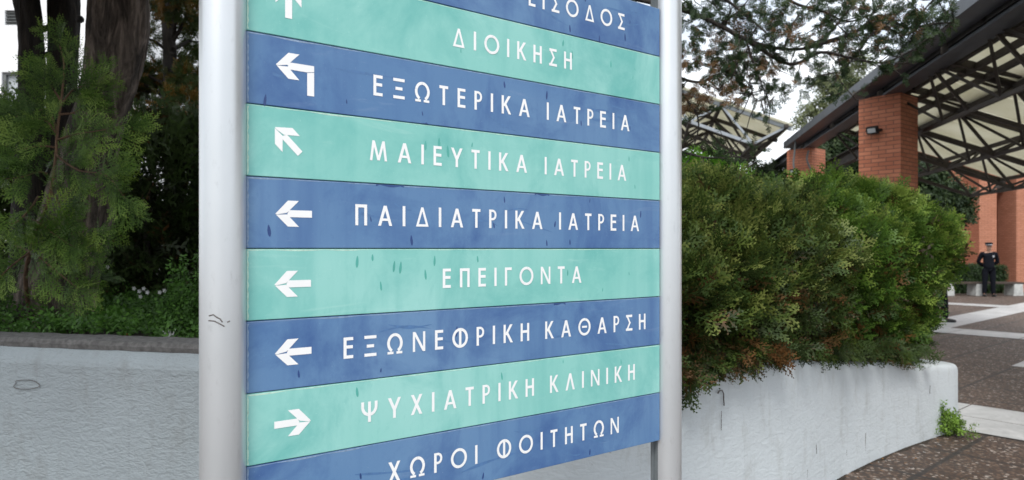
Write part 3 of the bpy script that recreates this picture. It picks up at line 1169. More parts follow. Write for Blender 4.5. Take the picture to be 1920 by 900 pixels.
can = empty("canopy", K(0, 0, 0))
tag(can, "near cream roofed canopy on dark steel trusses above the brick pillars", "canopy")
zr = lambda m: 4.43 - .375 * m
canopy(can, -10.5, 3.75, -.12, 3.45, zr, [3.7, 1.9, .1, -1.7, -3.5, -5.3, -7.1, -8.9], [-.02, 1.12, 2.24, 3.4], .62, .062, lambda k: M['rust'], M['rust'])
for mm_ in (.28, .52, .76):
    bm = bmesh.new()
    add_bar(bm, K(-10.4, mm_, zr(mm_) - .06), K(3.7, mm_, zr(mm_) - .06), .06, .09)
    bm_obj("purlin", bm, M['rust'], can)


def h_beam(name, k0, k1, m, zb, wd, ht, mt, parent, tf=.02):
    bm = bmesh.new()
    a, b = K(k0, m, 0), K(k1, m, 0)
    for z, w_, h_ in ((zb + tf / 2, wd, tf), (zb + ht - tf / 2, wd, tf), (zb + ht / 2, .014, ht - 2 * tf)):
        add_box(bm, (a + b) / 2 + Vector((0, 0, z)), ((b - a).length, w_, h_), axes(DA))
    return bm_obj(name, bm, mt, parent)


PILLAR_TOP = 4.18
h_beam("eave_beam", -10.5, 14, -.02, PILLAR_TOP, .30, .235, M['steel'], can)
h_beam("cross_beam", -10.5, 9, 1.2, 3.90, .20, .32, M['rust'], can)
bm = bmesh.new()                              # gutter on the outer side
for (m, z, w_, h_) in ((-.50, 4.385, .012, .17), (-.34, 4.306, .31, .012), (-.172, 4.43, .012, .03)):
    a, b = K(-10.5, m, 0), K(6.6, m, 0)
    add_box(bm, (a + b) / 2 + Vector((0, 0, z)), ((b - a).length, w_, h_), axes(DA))
bm_obj("gutter", bm, M['steel'], can)
bm = bmesh.new()
for k in (-8.2, -5.07, -2.6, 0, 3.1, 6.1):     # stiffeners on the beam and struts down to the cross beam
    for s in (-.13, .09):
        add_box(bm, K(k, s, PILLAR_TOP + .118), (.012, .09, .19), axes(DA))
for k in (-.35, -2.0, -3.4, -4.6, -6.0):
    add_bar(bm, K(k, .14, 4.28), K(k + .1, 1.12, 4.05), .07, .10)
    for dk in (.25, .45, .62):
        add_bar(bm, K(k + dk, .75, 4.12), K(k + dk, 1.15, 3.98 - .02), .035, .035)
bm_obj("bracket", bm, M['rust'], can)

can2 = empty("canopy", K(9, -4, 0))
tag(can2, "far cream roofed canopy with grey tube truss rising to the left", "canopy")
bm = bmesh.new()
for k in (7.2, 15.0):
    add_bar(bm, K(k, -8.2, 0), K(k, -8.2, 7.25), .22, .22)
bm_obj("post", bm, M['steel'], can2)
zr2 = lambda m: 4.93 - .40 * (m + .2)
canopy(can2, 6.7, 15.5, -9.0, -.25, zr2, [6.9, 9.0, 11.1, 13.2, 15.3], [-8.9, -7.2, -5.5, -3.8, -2.1, -.4], .85, .085, lambda k: M['galv'] if k < 7 else M['rust'], M['rust'])

# ------------------------------------------------------------------ brick pillars and building
def brick_box(bm, uv, c, s, M3=None):
    fs = add_box(bm, c, s, M3)
    for f in fs:
        n = f.calc_center_median()
        for lp in f.loops:
            co = lp.vert.co - Vector(c)
            if M3 is not None: co = M3.transposed() @ co
            f.normal_update()
            nn = f.normal if M3 is None else M3.transposed() @ f.normal
            if abs(nn.z) > .5: lp[uv].uv = (co.x, co.y)
            elif abs(nn.x) > .5: lp[uv].uv = (co.y + 7.31, lp.vert.co.z)
            else: lp[uv].uv = (co.x, lp.vert.co.z)


PILM = axes((.617, -.787, 0)) if False else axes((.787, .617, 0))
PIL = [(K(0, 0, 0), "near brick pillar carrying the black steel beam beside the hedge"), (K(6.14, -.03, 0), "far brick pillar with dangling cables at the canopy corner"),
       (K(-6.6, .05, 0), "brick pillar carrying the canopy beam outside the hedge")]
for c, lab in PIL:
    bm = bmesh.new()
    uv = bm.loops.layers.uv.new()
    brick_box(bm, uv, c + Vector((0, 0, PILLAR_TOP / 2)), (.68, .68, PILLAR_TOP), PILM)
    o = bm_obj("brick_pillar", bm, M['brick'])
    tag(o, lab, "pillar", "brick pillars under the canopy")


def floodlight(c, lab):
    """small floodlight with bracket on the left-front face of a pillar"""
    nrm = Vector((-.617, .787, 0)) * -1
    nrm = Vector((-.787, -.617, 0))
    side = Vector((.617, -.787, 0))
    t = empty("floodlight", c)
    tag(t, lab, "lamp", "floodlights on the brick pillars")
    A = Matrix((side, nrm, Vector((0, 0, 1)))).transposed()
    tilt = A @ Matrix.Rotation(R(-18), 3, 'X')
    bm = bmesh.new()
    add_box(bm, c + nrm * .11, (.19, .07, .13), tilt)
    bmesh.ops.bevel(bm, geom=bm.edges[:], offset=.012, segments=2, affect='EDGES')
    for k in range(5):
        add_box(bm, c + nrm * .07 + side * (-.08 + .04 * k), (.008, .03, .13), tilt)
    bm_obj("housing", bm, M['black'], t)
    bm = bmesh.new()
    add_box(bm, c + nrm * .11 + tilt @ Vector((0, .037, 0)), (.13, .006, .075), tilt)
    bm_obj("glass", bm, M['lamp_glass'], t)
    bm = bmesh.new()
    for s in (-1, 1):
        add_box(bm, c + nrm * .055 + side * s * .108, (.012, .11, .03), A)
    add_box(bm, c + nrm * .005, (.22, .01, .04), A)
    bm_obj("bracket", bm, M['black'], t)


nL = Vector((-.787, -.617, 0))
sL = Vector((.617, -.787, 0))
floodlight(K(0, 0, 0) + nL * .343 - sL * .06 + Vector((0, 0, 3.60)), "black floodlight on the near brick pillar")
floodlight(K(6.14, -.03, 0) + nL * .343 - sL * .09 + Vector((0, 0, 3.60)), "black floodlight on the far brick pillar above the hedge")
for (pts, lab) in ((((1493, 250), (1490, 285), (1488, 310), (1494, 335), (1497, 372)), "left dangling cable running from the beam to the far floodlight"),
                   (((1516, 282), (1513, 300), (1521, 322), (1518, 345), (1508, 362)), "loose grey cable hanging down the face of the far brick pillar")):
    bm = bmesh.new()
    add_tube(bm, smooth_path([H(x, y, 17.25) for x, y in pts], 6), .022, 6)
    tag(bm_obj("cable", bm, M['dark_metal']), lab, "cable", "cables on the far pillar")

# the brick building
bd = empty("brick_building", (16, 26, 0))
tag(bd, "long orange brick building with recessed doorway behind the plaza", "building")
def brick_part(name, boxes, m=M['brick2']):
    bm = bmesh.new()
    uv = bm.loops.layers.uv.new()
    for c, s in boxes:
        brick_box(bm, uv, c, s)
    return bm_obj(name, bm, m, bd)
xw = lambda px, Y: (px - 960) / 1280 * Y
brick_part("wall", [((15.15, 26.3, 2.95), (5.7, .6, 5.9))])
brick_part("column", [((xw(1856, 25.0), 25.55, 2.9), (.64, .9, 5.85))])
brick_part("column", [((xw(1927, 25.0), 25.5, 2.9), (.8, .96, 5.86))])
brick_part("wall", [((19.2, 28.3, 2.9), (3.2, .5, 5.8))])
brick_part("wall", [((24, 26.4, 2.9), (8.6, .7, 5.8))])
bm = bmesh.new()
add_box(bm, (18.4, 26.9, 4.02), (1.35, 2.7, .36))
bm_obj("lintel", bm, M['rust'], bd)
bm = bmesh.new()
add_box(bm, (18.6, 28.02, 1.1), (.98, .06, 2.2))
bm_obj("door", bm, M['rust'], bd)
bm = bmesh.new()
add_box(bm, (20.3, 27.0, 5.86), (15.9, 3.6, .12))
bm_obj("roof", bm, M['rust'], bd)

# ------------------------------------------------------------------ white building, far left
wb = empty("white_building", (-20, 25.5, 0))
tag(wb, "white apartment building with louvre vent and shuttered window behind the trunks", "building")
bm = bmesh.new()
FY = 25.0
# facade with two openings: built of strips around them
wx0, wx1, wz1, wz0 = xw(3, FY), xw(54, FY), EYE + (466 - 135) / 1280 * FY, EYE + (466 - 212) / 1280 * FY
vx0, vx1, vz1, vz0 = xw(9, FY), xw(43, FY), EYE + (466 - 19) / 1280 * FY, EYE + (466 - 47) / 1280 * FY
xl, xr, zt = -40.0, xw(262, FY), 16.0
for (a, b, c_, d) in ((xl, wx0, 0, zt), (wx1, xr, 0, zt), (wx0, wx1, 0, wz0), (wx0, wx1, wz1, vz0), (wx0, vx0, vz0, vz1), (vx1, wx1, vz0, vz1), (wx0, wx1, vz1, zt)):
    add_box(bm, ((a + b) / 2, FY + .15, (c_ + d) / 2), (b - a, .3, d - c_))
add_box(bm, ((xl + xr) / 2, FY + 4.3, zt / 2), (xr - xl, 8.0, zt))
bm_obj("wall", bm, M['white_wall'], wb)
bm = bmesh.new()
for k in range(5):
    z = vz0 + (vz1 - vz0) * (k + .5) / 5
    add_box(bm, ((vx0 + vx1) / 2, FY + .1, z), (vx1 - vx0, .12, .035), Matrix.Rotation(R(35), 3, 'X'))
add_box(bm, ((vx0 + vx1) / 2, FY + .24, (vz0 + vz1) / 2), (vx1 - vx0, .02, vz1 - vz0))
bm_obj("vent", bm, M['dark_metal'], wb)
bm = bmesh.new()
for (a, b, c_, d) in ((wx0, wx1, wz1 - .08, wz1), (wx0, wx1, wz0, wz0 + .08), (wx0, wx0 + .1, wz0 + .08, wz1 - .08), (wx1 - .1, wx1, wz0 + .08, wz1 - .08)):
    add_box(bm, ((a + b) / 2, FY + .12, (c_ + d) / 2), (b - a, .1, d - c_))
fr = bm_obj("window", bm, M['dark_metal'], wb)
bm = bmesh.new()
nsl = 16
for k in range(nsl):
    z = wz0 + .08 + (wz1 - wz0 - .16) * (k + .5) / nsl
    add_box(bm, ((wx0 + wx1) / 2, FY + .2, z), (wx1 - wx0 - .2, .03, (wz1 - wz0) / nsl * .82))
o = bm_obj("shutter", bm, M['shutter'], fr)
o.matrix_parent_inverse = Matrix.Identity(4)

# ------------------------------------------------------------------ trees
def trunk(name, pts, rads, parent, m, n=20, ridges=.09, seed=0, sub=8):
    P = smooth_path([(*p, r) for p, r in zip(pts, rads)], sub)
    bm = bmesh.new()
    add_tube(bm, [p[:3] for p in P], [float(p[3]) for p in P], n, noise=.025, seed=seed, ridges=ridges)
    return bm_obj(name, bm, m, parent, smooth=True)


def pxr(r, Y):
    return r / 1280 * Y


cy = empty("cypress_tree", H(85, 600, 5.2))
tag(cy, "old multi-stemmed cypress with thick furrowed trunks beside the white wall", "tree")
def stem(pl, Y0, Y1, seed, m=M['bark'], ridges=.09):
    n = len(pl)
    pts = [H(x, y, Y0 + (Y1 - Y0) * i / (n - 1)) for i, (x, y, r) in enumerate(pl)]
    rads = [pxr(r, Y0 + (Y1 - Y0) * i / (n - 1)) for i, (x, y, r) in enumerate(pl)]
    return trunk("trunk", pts, rads, cy, m, 36, ridges, seed)
stem([(92, 625, 78), (112, 520, 60), (140, 400, 52), (165, 270, 40), (186, 150, 30), (194, 40, 28), (196, -80, 27), (190, -300, 24)], 5.2, 5.1, 1)
stem([(98, 625, 66), (125, 500, 54), (160, 380, 47), (186, 260, 35), (218, 150, 36), (240, 60, 34), (243, -60, 32), (262, -320, 27)], 5.15, 5.25, 2)
stem([(95, 615, 50), (108, 420, 36), (116, 260, 27), (118, 120, 24), (120, 30, 26), (118, -80, 25), (100, -320, 22)], 5.5, 5.7, 3, M['bark_dark'])
stem([(60, 615, 46), (60, 420, 32), (60, 250, 21), (60, 140, 21), (58, 60, 20), (49, -10, 21), (30, -120, 20), (-10, -320, 18)], 5.4, 5.5, 4, M['bark_dark'])
bm = bmesh.new()
add_tube(bm, [H(80, 54, 5.6), H(90, 52, 5.62), H(100, 44, 5.65)], [.03, .025, .03], 8)
add_tube(bm, [H(84, 104, 5.5), H(88, 98, 5.45)], [.02, .008], 8)
add_tube(bm, [H(40, 144, 5.5), H(31, 146, 5.45)], [.018, .006], 8)
add_tube(bm, [H(150, 36, 5.15), H(147, 40, 5.1)], [.03, .012], 8)
bm_obj("branch_stub", bm, M['bark_dark'], cy)


def crown(name, blobs, n, temps, size, m, parent, tint=(.2, .9), up=.5, p=2.0, shell=(.25, 1.05), brown=0.0):
    P, D = blob_points(blobs, n, shell, p)
    d = D + unit(len(P)) * .7 + np.array((0, 0, up))
    nn = D * .6 + unit(len(P))
    t = rng.uniform(tint[0], tint[1], len(P))
    if brown: t = np.where(rng.uniform(size=len(P)) < brown, rng.uniform(0, .12, len(P)), t)
    return scatter(name, temps, P, d, nn, rng.uniform(size[0], size[1], len(P)), t, m, parent)


# crown of the old cypress, above the frame, plus an added shading part
bl = []
for k in range(16):
    yy = 4.2 + 2.6 * random.random()
    bl.append(((-5.4 + 4.2 * random.random(), yy, EYE + .364 * yy + 1.15 + 2.4 * random.random()), (.85, .85, .6)))
for k in range(12):  # unseen forward part, added to shade the left wall
    bl.append(((-4.6 + 3.0 * random.random(), 1.2 + 3.0 * random.random(), 3.75 + 1.6 * random.random()), (.8, .8, .4)))
crown("crown", bl, 8200, FAN_LOW, (.28, .5), M['dark_leaf'], cy, up=.1)

# the young thuja sprays in front of the trunks
th = empty("young_thuja", H(85, 600, 4.75))
tag(th, "young thuja shoot of flat green sprays on brown twigs before the trunks", "shrub")
TY = 4.75
twigs = [
    [(62, 628, 5.0), (48, 520, 4.85), (68, 440, 4.75), (92, 372, 4.72), (104, 300, 4.72), (108, 240, 4.72), (116, 180, 4.72), (120, 120, 4.75), (112, 84, 4.75)],
    [(106, 250, 4.72), (88, 228, 4.70), (60, 222, 4.68), (30, 218, 4.66)],
    [(108, 262, 4.72), (140, 252, 4.68), (180, 246, 4.62), (232, 236, 4.6)],
    [(102, 276, 4.72), (82, 274, 4.68), (50, 278, 4.64), (10, 296, 4.62)],
    [(104, 288, 4.72), (120, 302, 4.67), (150, 320, 4.6), (200, 330, 4.55), (235, 372, 4.55)],
    [(88, 326, 4.72), (72, 322, 4.65), (40, 332, 4.6), (-20, 338, 4.55)],
    [(72, 368, 4.74), (56, 392, 4.66), (28, 418, 4.6), (0, 415, 4.58)],
    [(44, 406, 4.7), (70, 416, 4.64), (110, 445, 4.58), (150, 470, 4.55)],
    [(95, 355, 4.72), (118, 395, 4.66), (135, 440, 4.6), (140, 452, 4.56)],
    [(30, 460, 4.8), (70, 480, 4.66), (120, 520, 4.58), (148, 542, 4.55)],
    [(60, 470, 4.78), (20, 500, 4.66), (-20, 540, 4.6)],
    [(112, 200, 4.72), (135, 170, 4.7), (160, 160, 4.68)],
    [(115, 190, 4.72), (95, 160, 4.7), (80, 145, 4.7)],
    [(106, 244, 4.72), (90, 205, 4.74), (62, 212, 4.74), (30, 214, 4.72)],
    [(112, 215, 4.72), (150, 205, 4.7), (178, 150, 4.7)],
]
bm = bmesh.new()
sp_p, sp_d, sp_s = [], [], []
for ti, tw in enumerate(twigs):
    P = smooth_path([tuple(H(*q)) for q in tw], 6)
    r0 = .016 if ti == 0 else .008
    add_tube(bm, P, [r0 * (1 - .75 * i / len(P)) for i in range(len(P))], 7, seed=ti)
    n = len(P)
    for i in range(3 if ti else 22, n, 2 if ti == 0 else 1):
        p = np.array(P[i])
        tdir = np.array(P[i]) - np.array(P[i - 1])
        tdir /= np.linalg.norm(tdir) + 1e-9
        t = i / n
        for s in range(1):
            sd_ = random.choice((-1, 1))
            side = np.cross(tdir, np.array((0, -1, 0)))
            d = tdir * random.uniform(.5, 1.2) + side * sd_ * random.uniform(.3, 1.0) + np.array((0, random.uniform(-.5, .3), random.uniform(-.35, .25)))
            sp_p.append(p); sp_d.append(d)
            sp_s.append(random.uniform(.14, .24) * (1.1 - .3 * t))
    sp_p.append(np.array(P[-1])); sp_d.append(tdir * 1.0); sp_s.append(.17)
    sp_p.append(np.array(P[-1])); sp_d.append(tdir + np.array((.3, 0, .2))); sp_s.append(.14)
bm_obj("stem", bm, M['twig'], th, smooth=True)
# fill: denser lower mass, sprays fanning outwards from the stem
for _ in range(130):
    px = random.uniform(-40, 215)
    py = random.uniform(325, 605)
    if px > 215 - abs(py - 345) * .30: continue
    if 330 < py and 40 < px < 150 and random.random() < .45: continue
    p = np.array(H(px, py, random.uniform(4.5, 5.0)))
    c = np.array(H(75, py + 90, 4.8))
    d = (p - c)
    d = d / (np.linalg.norm(d) + 1e-9) + np.array((random.uniform(-.5, .5), random.uniform(-.6, .1), random.uniform(-.7, .3)))
    sp_p.append(p); sp_d.append(d); sp_s.append(random.uniform(.15, .26))
for _ in range(20):                           # the pointed top
    py = random.uniform(95, 300)
    hw = 5 + (py - 80) * .17
    px = 118 + random.uniform(-1, 1) * hw
    p = np.array(H(px, py, random.uniform(4.65, 4.8)))
    sp_p.append(p); sp_d.append(np.array(((px - 116) / hw * .8, random.uniform(-.5, .1), random.uniform(.3, 1.0)))); sp_s.append(random.uniform(.09, .14))
for i, (px, py) in enumerate(((55, 218), (33, 222), (20, 225), (48, 232), (100, 150), (88, 200), (92, 225), (82, 190), (215, 240), (240, 236), (230, 255), (225, 290), (66, 205), (22, 228))):
    sp_p.append(np.array(H(px, py, 4.7))); sp_d.append(np.array(((px - 110) / 90, random.uniform(-.3, 0), .45 if py < 215 else -.1))); sp_s.append(random.uniform(.12, .16))
sp_p, sp_d = np.array(sp_p), np.array(sp_d)
nn = np.tile(np.array((0.0, -1.0, .25)), (len(sp_p), 1)) + rng.normal(0, .38, (len(sp_p), 3))
scatter("foliage", FAN_FINE, sp_p, sp_d, nn, sp_s, rng.uniform(.1, .85, len(sp_p)), M['thuja'], th, jit=.08, tip=.5)

# dark shrubs behind
def shrub(name, label, cat, blobs, n, temps, size, m, base, group=None, tint=(.1, .9), up=.35, p=2.4, shell=(.6, 1.03), brown=0, stems=4):
    t = empty(name, base)
    tag(t, label, cat, group)
    crown("foliage", blobs, n, temps, size, m, t, tint, up, p, shell, brown)
    bm = bmesh.new()
    for k in range(stems):
        c, r = blobs[k % len(blobs)]
        q = Vector(c) + Vector((random.uniform(-.4, .4) * r[0], random.uniform(-.4, .4) * r[1], r[2] * .55))
        b0 = Vector((c[0] * .6 + base[0] * .4, c[1] * .6 + base[1] * .4, base[2]))
        mid = (b0 + q) / 2 + Vector((random.uniform(-.1, .1), random.uniform(-.1, .1), 0))
        add_tube(bm, smooth_path([tuple(b0), tuple(mid), tuple(q)], 4), [.035, .033, .03, .028, .025, .022, .018, .014, .01], 7, seed=k)
    bm_obj("stem", bm, M['limb'], t)
    return t


def bl_px(lst):
    """blobs from bearings: (px, py, Y, rx, ry, rz)"""
    return [(tuple(H(a, b, Y)), (rx, ry, rz)) for a, b, Y, rx, ry, rz in lst]


shrub("evergreen_shrub", "big dark evergreen shrub between the cypress trunks and the left pole", "shrub",
      bl_px([(290, 420, 7.2, .75, .7, 1.0), (235, 470, 7.4, .6, .6, .8), (350, 470, 7.3, .7, .6, .85), (420, 420, 7.5, .7, .6, 1.0), (330, 340, 7.6, .55, .5, .45), (260, 330, 7.6, .5, .5, .4),
             (530, 430, 7.8, .8, .7, 1.0), (650, 440, 8.0, .8, .7, .95), (780, 430, 8.2, .8, .7, 1.0), (900, 440, 8.2, .8, .7, .95), (1010, 450, 8.2, .7, .6, .9)]),
      13500, FAN_LOW, (.16, .3), M['dark_leaf'], H(300, 560, 7.3))
shrub("evergreen_shrub", "dark low shrub at the left edge behind the cypress trunks", "shrub",
      bl_px([(30, 400, 8.2, .9, .7, 1.15), (-60, 380, 8.3, .8, .7, 1.1), (110, 440, 8.2, .8, .7, 1.0), (180, 460, 8.2, .7, .6, .9)]),
      5000, FAN_LOW, (.18, .32), M['dark_leaf'], H(60, 560, 8.2))
# mottled conifer behind with sky gaps
mc = empty("conifer_tree", H(330, 520, 9.0))
tag(mc, "mottled green and brown conifer behind the dark shrub left of the sign", "tree")
trunk("trunk", [H(330, 540, 9), H(326, 300, 9), H(318, 100, 9.1), H(308, -60, 9.2), H(300, -330, 9.2)], [.14, .12, .085, .07, .05], mc, M['bark_dark'], 12)
bl = []
rd = random.Random(21)
for k in range(42):
    y = rd.uniform(-330, 275)
    x = 315 + rd.uniform(-1, 1) * (72 + max(0, y) * .12)
    bl.append((tuple(H(x, y, 9 + rd.uniform(-.7, .7))), (rd.uniform(.22, .42), .35, rd.uniform(.10, .22))))
crown("crown", bl, 3400, TUFT, (.11, .18), M['mottled'], mc, tint=(0, 1), up=.05, shell=(.2, 1.0))
bm = bmesh.new()
for c, r in bl:
    z = c[2] - .15
    t0 = Vector((H(322, 200, 9).x, 9.05, z - .12))
    add_tube(bm, [t0, (t0 + Vector(c)) / 2 + Vector((0, 0, .06)), c], [.03, .022, .008], 6)
bm_obj("branch", bm, M['bark_dark'], mc)

# leafy plants by the left pole and ground cover
lp = empty("leafy_plant", H(350, 640, 4.5))
tag(lp, "tall leafy green plant growing against the left pole behind the wall", "plant")
P, D = [], []
bm = bmesh.new()
for k in range(26):
    x, Y = random.gauss(352, 22), random.uniform(4.3, 5.0)
    top = random.uniform(450, 590) + max(0, 350 - x) * 1.6
    a, b = H(x, 640, Y), H(x + random.uniform(-12, 8), min(top, 620), Y)
    add_tube(bm, [a, (a + b) / 2 + Vector((random.uniform(-.02, .02), 0, 0)), b], [.005, .004, .002], 5)
    for q in range(14):
        t = .15 + .85 * q / 14
        P.append(np.array(a.lerp(b, t))); D.append(np.array((random.uniform(-1, 1), random.uniform(-1, .6), random.uniform(.1, .9))))
scatter("foliage", TWIG, P, D, unit(len(P)), rng.uniform(.045, .08, len(P)), rng.uniform(0, .8, len(P)), M['cover'], lp)
bm_obj("stem", bm, M['cover'], lp)

n = 7600
xs = rng.uniform(-4.9, .3, n)
ys = rng.uniform(4.0, 7.4, n)
ok = ys > (3.70 - (xs + 1.71) * .235) + .30
xs, ys = xs[ok], ys[ok]
zs = .97 + .04 + np.abs(rng.normal(0, .055, len(xs))) + .05 * np.sin(xs * 3) * np.sin(ys * 4) + np.clip(ys - 4.6, 0, 2) * .02
P = np.stack([xs, ys, zs], 1)
D = unit(len(P)) * .8 + np.array((0, -.2, .9))
gc = scatter("ground_cover", TWIG, P, D, unit(len(P)) * .6 + np.array((0, 0, 1)), rng.uniform(.05, .10, len(P)), rng.uniform(.05, .95, len(P)), M['cover'])
tag(gc, "low green clover covering the soil behind the white wall", None, None, 'stuff')
rd = random.Random(8)
for k, (px, py) in enumerate(((252, 541), (262, 546), (270, 541), (277, 548), (264, 556), (300, 548), (309, 545), (202, 501))):
    bm = bmesh.new()
    c = H(px, py, 5.6 + .05 * (k % 3))
    for q in range(5):
        a = 2 * math.pi * q / 5
        e = c + Vector((math.cos(a) * .02, -.006, math.sin(a) * .02))
        s = Vector((-math.sin(a), 0, math.cos(a))) * .009
        bm.faces.new([bm.verts.new(p) for p in (c, (c + e) / 2 + s, e, (c + e) / 2 - s)])
    add_tube(bm, [c + Vector((0, .004, 0)), c + Vector((.01, .01, -.09)), c + Vector((.0, .02, -.22))], .0025, 5)
    for f in list(bm.faces)[5:]: f.material_index = 1
    tag(bm_obj("white_flower", bm, [M['flower'], M['cover']]), "tiny white flower on a thin stalk before the dark shrub" if k < 7 else "single white flower beside the thuja sprays", "flower", "white flowers in the bed")
bm = bmesh.new()
c = H(236, 631, 4.2)
vs_ = [bm.verts.new(c + Vector(p)) for p in ((-.028, 0, 0), (-.01, -.02, .02), (.02, -.012, .02), (.032, 0, .004), (.012, .01, -.006), (-.012, .012, -.002))]
bm.faces.new(vs_)
bmesh.ops.solidify(bm, geom=bm.faces[:], thickness=.002)
tag(bm_obj("fallen_leaf", bm, M['dead_leaf']), "orange dead leaf lying on the grey coping edge", "leaf")
bm = bmesh.new()
for k in range(7):
    a = H(316 + k, 636, 4.22)
    b = H(300 + k * 5, 616 + (k % 3) * 4, 4.25)
    add_tube(bm, [a, (a + b) / 2 + Vector((0, 0, .01)), b], [.003, .003, .001], 5)
tag(bm_obj("dry_grass_tuft", bm, M['bench_stone']), "pale dry grass tuft on the wall edge near the left pole", "grass tuft")

# ------------------------------------------------------------------ hedge on the planter
inw = np.array((-.62, .78))
def hb(x, y, off, r, top, wallz, ry=None):
    cx, cyy = x + inw[0] * off, y + inw[1] * off
    z0 = wallz - .06
    return ((cx, cyy, (z0 + top) / 2), (r, ry or r, (top - z0) / 2))
HA = [hb(.75, 3.44, .62, .62, 1.74, 1.0), hb(1.20, 3.80, .60, .58, 1.80, .96), hb(1.62, 4.15, .60, .58, 1.93, .93), hb(2.02, 4.52, .62, .58, 1.92, .86)]
HB = [hb(2.42, 4.90, .62, .58, 1.93, .80), hb(2.80, 5.22, .62, .55, 1.92, .74), hb(3.02, 5.40, .9, .55, 1.95, .72)]
HC = [hb(3.22, 5.55, .60, .54, 2.06, .66), hb(3.42, 5.68, .60, .50, 1.95, .62), ((3.34, 6.42, 1.58), (.54, .5, .30)), ((3.50, 6.30, 1.58), (.40, .42, .30)), ((3.02, 6.42, 1.15), (.40, .45, .6))]


def hedge(label, blobs, n, m, base, brown_low, seed, tint0):
    t = empty("cypress_shrub", base)
    tag(t, label, "shrub", "cypress shrubs of the planter hedge")
    P, D = blob_points(blobs, n, (.76, 1.04), 2.7)
    # growth comes in bunches with hollows between them
    bn = np.sin(P[:, 0] * 17 + 3 * np.sin(P[:, 2] * 9)) * np.sin(P[:, 1] * 15 + P[:, 0] * 6) * np.sin(P[:, 2] * 19 + 2 * np.sin(P[:, 0] * 11))
    keep = rng.uniform(size=len(P)) < np.clip(.62 + 1.5 * bn, .12, 1)
    P, D = P[keep], D[keep]
    d = D * .9 + unit(len(P)) * .55 + np.array((0, 0, .55))
    nn = D * 1.0 + unit(len(P)) * .9
    zrel = (P[:, 2] - .8) / 1.3
    tt = rng.uniform(tint0 - .12, tint0 + .5, len(P)) + .18 * (zrel - .5)
    br = rng.uniform(size=len(P)) < brown_low * np.clip(1.0 - zrel * 1.5, .06, 1)
    tt = np.where(br, rng.uniform(.0, .18, len(P)), tt)
    sc = rng.uniform(.11, .20, len(P))
    scatter("foliage", FAN, P, d, nn, sc, np.clip(tt, 0, 1), m, t, jit=.07, tip=.35)
    # dead inner growth
    P, D = blob_points(blobs, n // 5, (.45, .78), 2.7)
    scatter("inner_growth", FAN_LOW, P, D + unit(len(P)) * .9, unit(len(P)), rng.uniform(.14, .24, len(P)), rng.uniform(.0, 1, len(P)), M['inner'], t)
    # woody stems, some reaching the surface
    bm = bmesh.new()
    rd = random.Random(seed)
    for k in range(46):
        c, r = blobs[rd.randrange(len(blobs))]
        b0 = Vector((c[0] + rd.uniform(-.2, .2), c[1] + rd.uniform(-.2, .2), c[2] - r[2] * .9))
        dr = Vector((rd.uniform(-.6, 1), rd.uniform(-1, .3), rd.uniform(-.3, 1))).normalized()
        e = Vector(c) + Vector((dr.x * r[0], dr.y * r[1], dr.z * r[2])) * rd.uniform(.9, 1.06)
        mid = b0.lerp(e, .5) + Vector((rd.uniform(-.1, .1), rd.uniform(-.1, .1), rd.uniform(0, .15)))
        add_tube(bm, smooth_path([tuple(b0), tuple(mid), tuple(e)], 4), [.014, .013, .012, .011, .010, .008, .007, .005, .003], 5, seed=k)
    sp, sdir = [], []
    for k in range(26):                                      # long shoots standing out of the top and front
        c, r = blobs[rd.randrange(len(blobs))]
        if c[0] > 3.2: continue
        a = rd.uniform(0, 6.28)
        f = rd.uniform(.2, .9)
        b0 = Vector((c[0] + math.cos(a) * r[0] * f * .8, c[1] - abs(math.sin(a)) * r[1] * f * .8, c[2] + r[2] * (1 - f * f * .35) * .93))
        e = b0 + Vector((rd.uniform(-.09, .09), rd.uniform(-.12, .04), rd.uniform(.06, .19)))
        mid = b0.lerp(e, .5) + Vector((rd.uniform(-.02, .02), 0, 0))
        add_tube(bm, [b0, mid, e], [.006, .005, .003], 5)
        for q in range(9):
            p = b0.lerp(e, q / 8)
            sp.append(tuple(p)); sdir.append((e - b0).normalized() * .9 + Vector((rd.uniform(-.8, .8), rd.uniform(-.8, .8), rd.uniform(-.2, .5))))
    bm_obj("branch", bm, M['limb'], t)
    scatter("shoot", FAN, sp, [tuple(v) for v in sdir], unit(len(sp)), rng.uniform(.07, .12, len(sp)), rng.uniform(tint0, tint0 + .5, len(sp)), m, t, tip=.35)
    return t


hedge("dark olive cypress shrub with brown patches beside the right pole", HA, 19000, M['hedge_olive'], (1.3, 4.4, .9), .5, 1, .33)
hedge("grey green cypress shrub in the middle of the planter hedge", HB, 11500, M['hedge_green'], (2.4, 5.5, .75), .4, 2, .24)
hedge("bright green cypress shrub at the rounded end of the planter", HC, 14000, M['hedge_green'], (3.3, 6.2, .6), .25, 3, .42)
# fringe hanging over the wall edge
fr_p, fr_d, fr_t = [], [], []
for k in range(520):
    s = random.random()
    i = random.randrange(3, 11)
    a, b = WALL_R[i], WALL_R[i + 1]
    if i >= 9 and (i == 10 or s > .6): continue
    x, y, z = (a[j] + (b[j] - a[j]) * s for j in range(3))
    left = max(0, 1 - max(0, x - .5) / 1.7)
    if left < .35 and random.random() < .45: continue
    hang = random.uniform(-.02, .02 + .10 * left) + .06 * left * (math.sin(x * 9) + math.sin(x * 23) * .6)
    fr_p.append((x - inw[0] * random.uniform(.0, .05) + .0, y - inw[1] * random.uniform(.0, .05), z + .10 + .05 * (1 - left) - hang))
    fr_d.append((random.uniform(-.6, .8), random.uniform(-.9, .0), random.uniform(-1, .05)))
    fr_t.append(random.choice((.02, .08, .12, .15, .25, .35, .5, .6) if left > .4 else (.1, .3, .4, .5, .55, .6)))
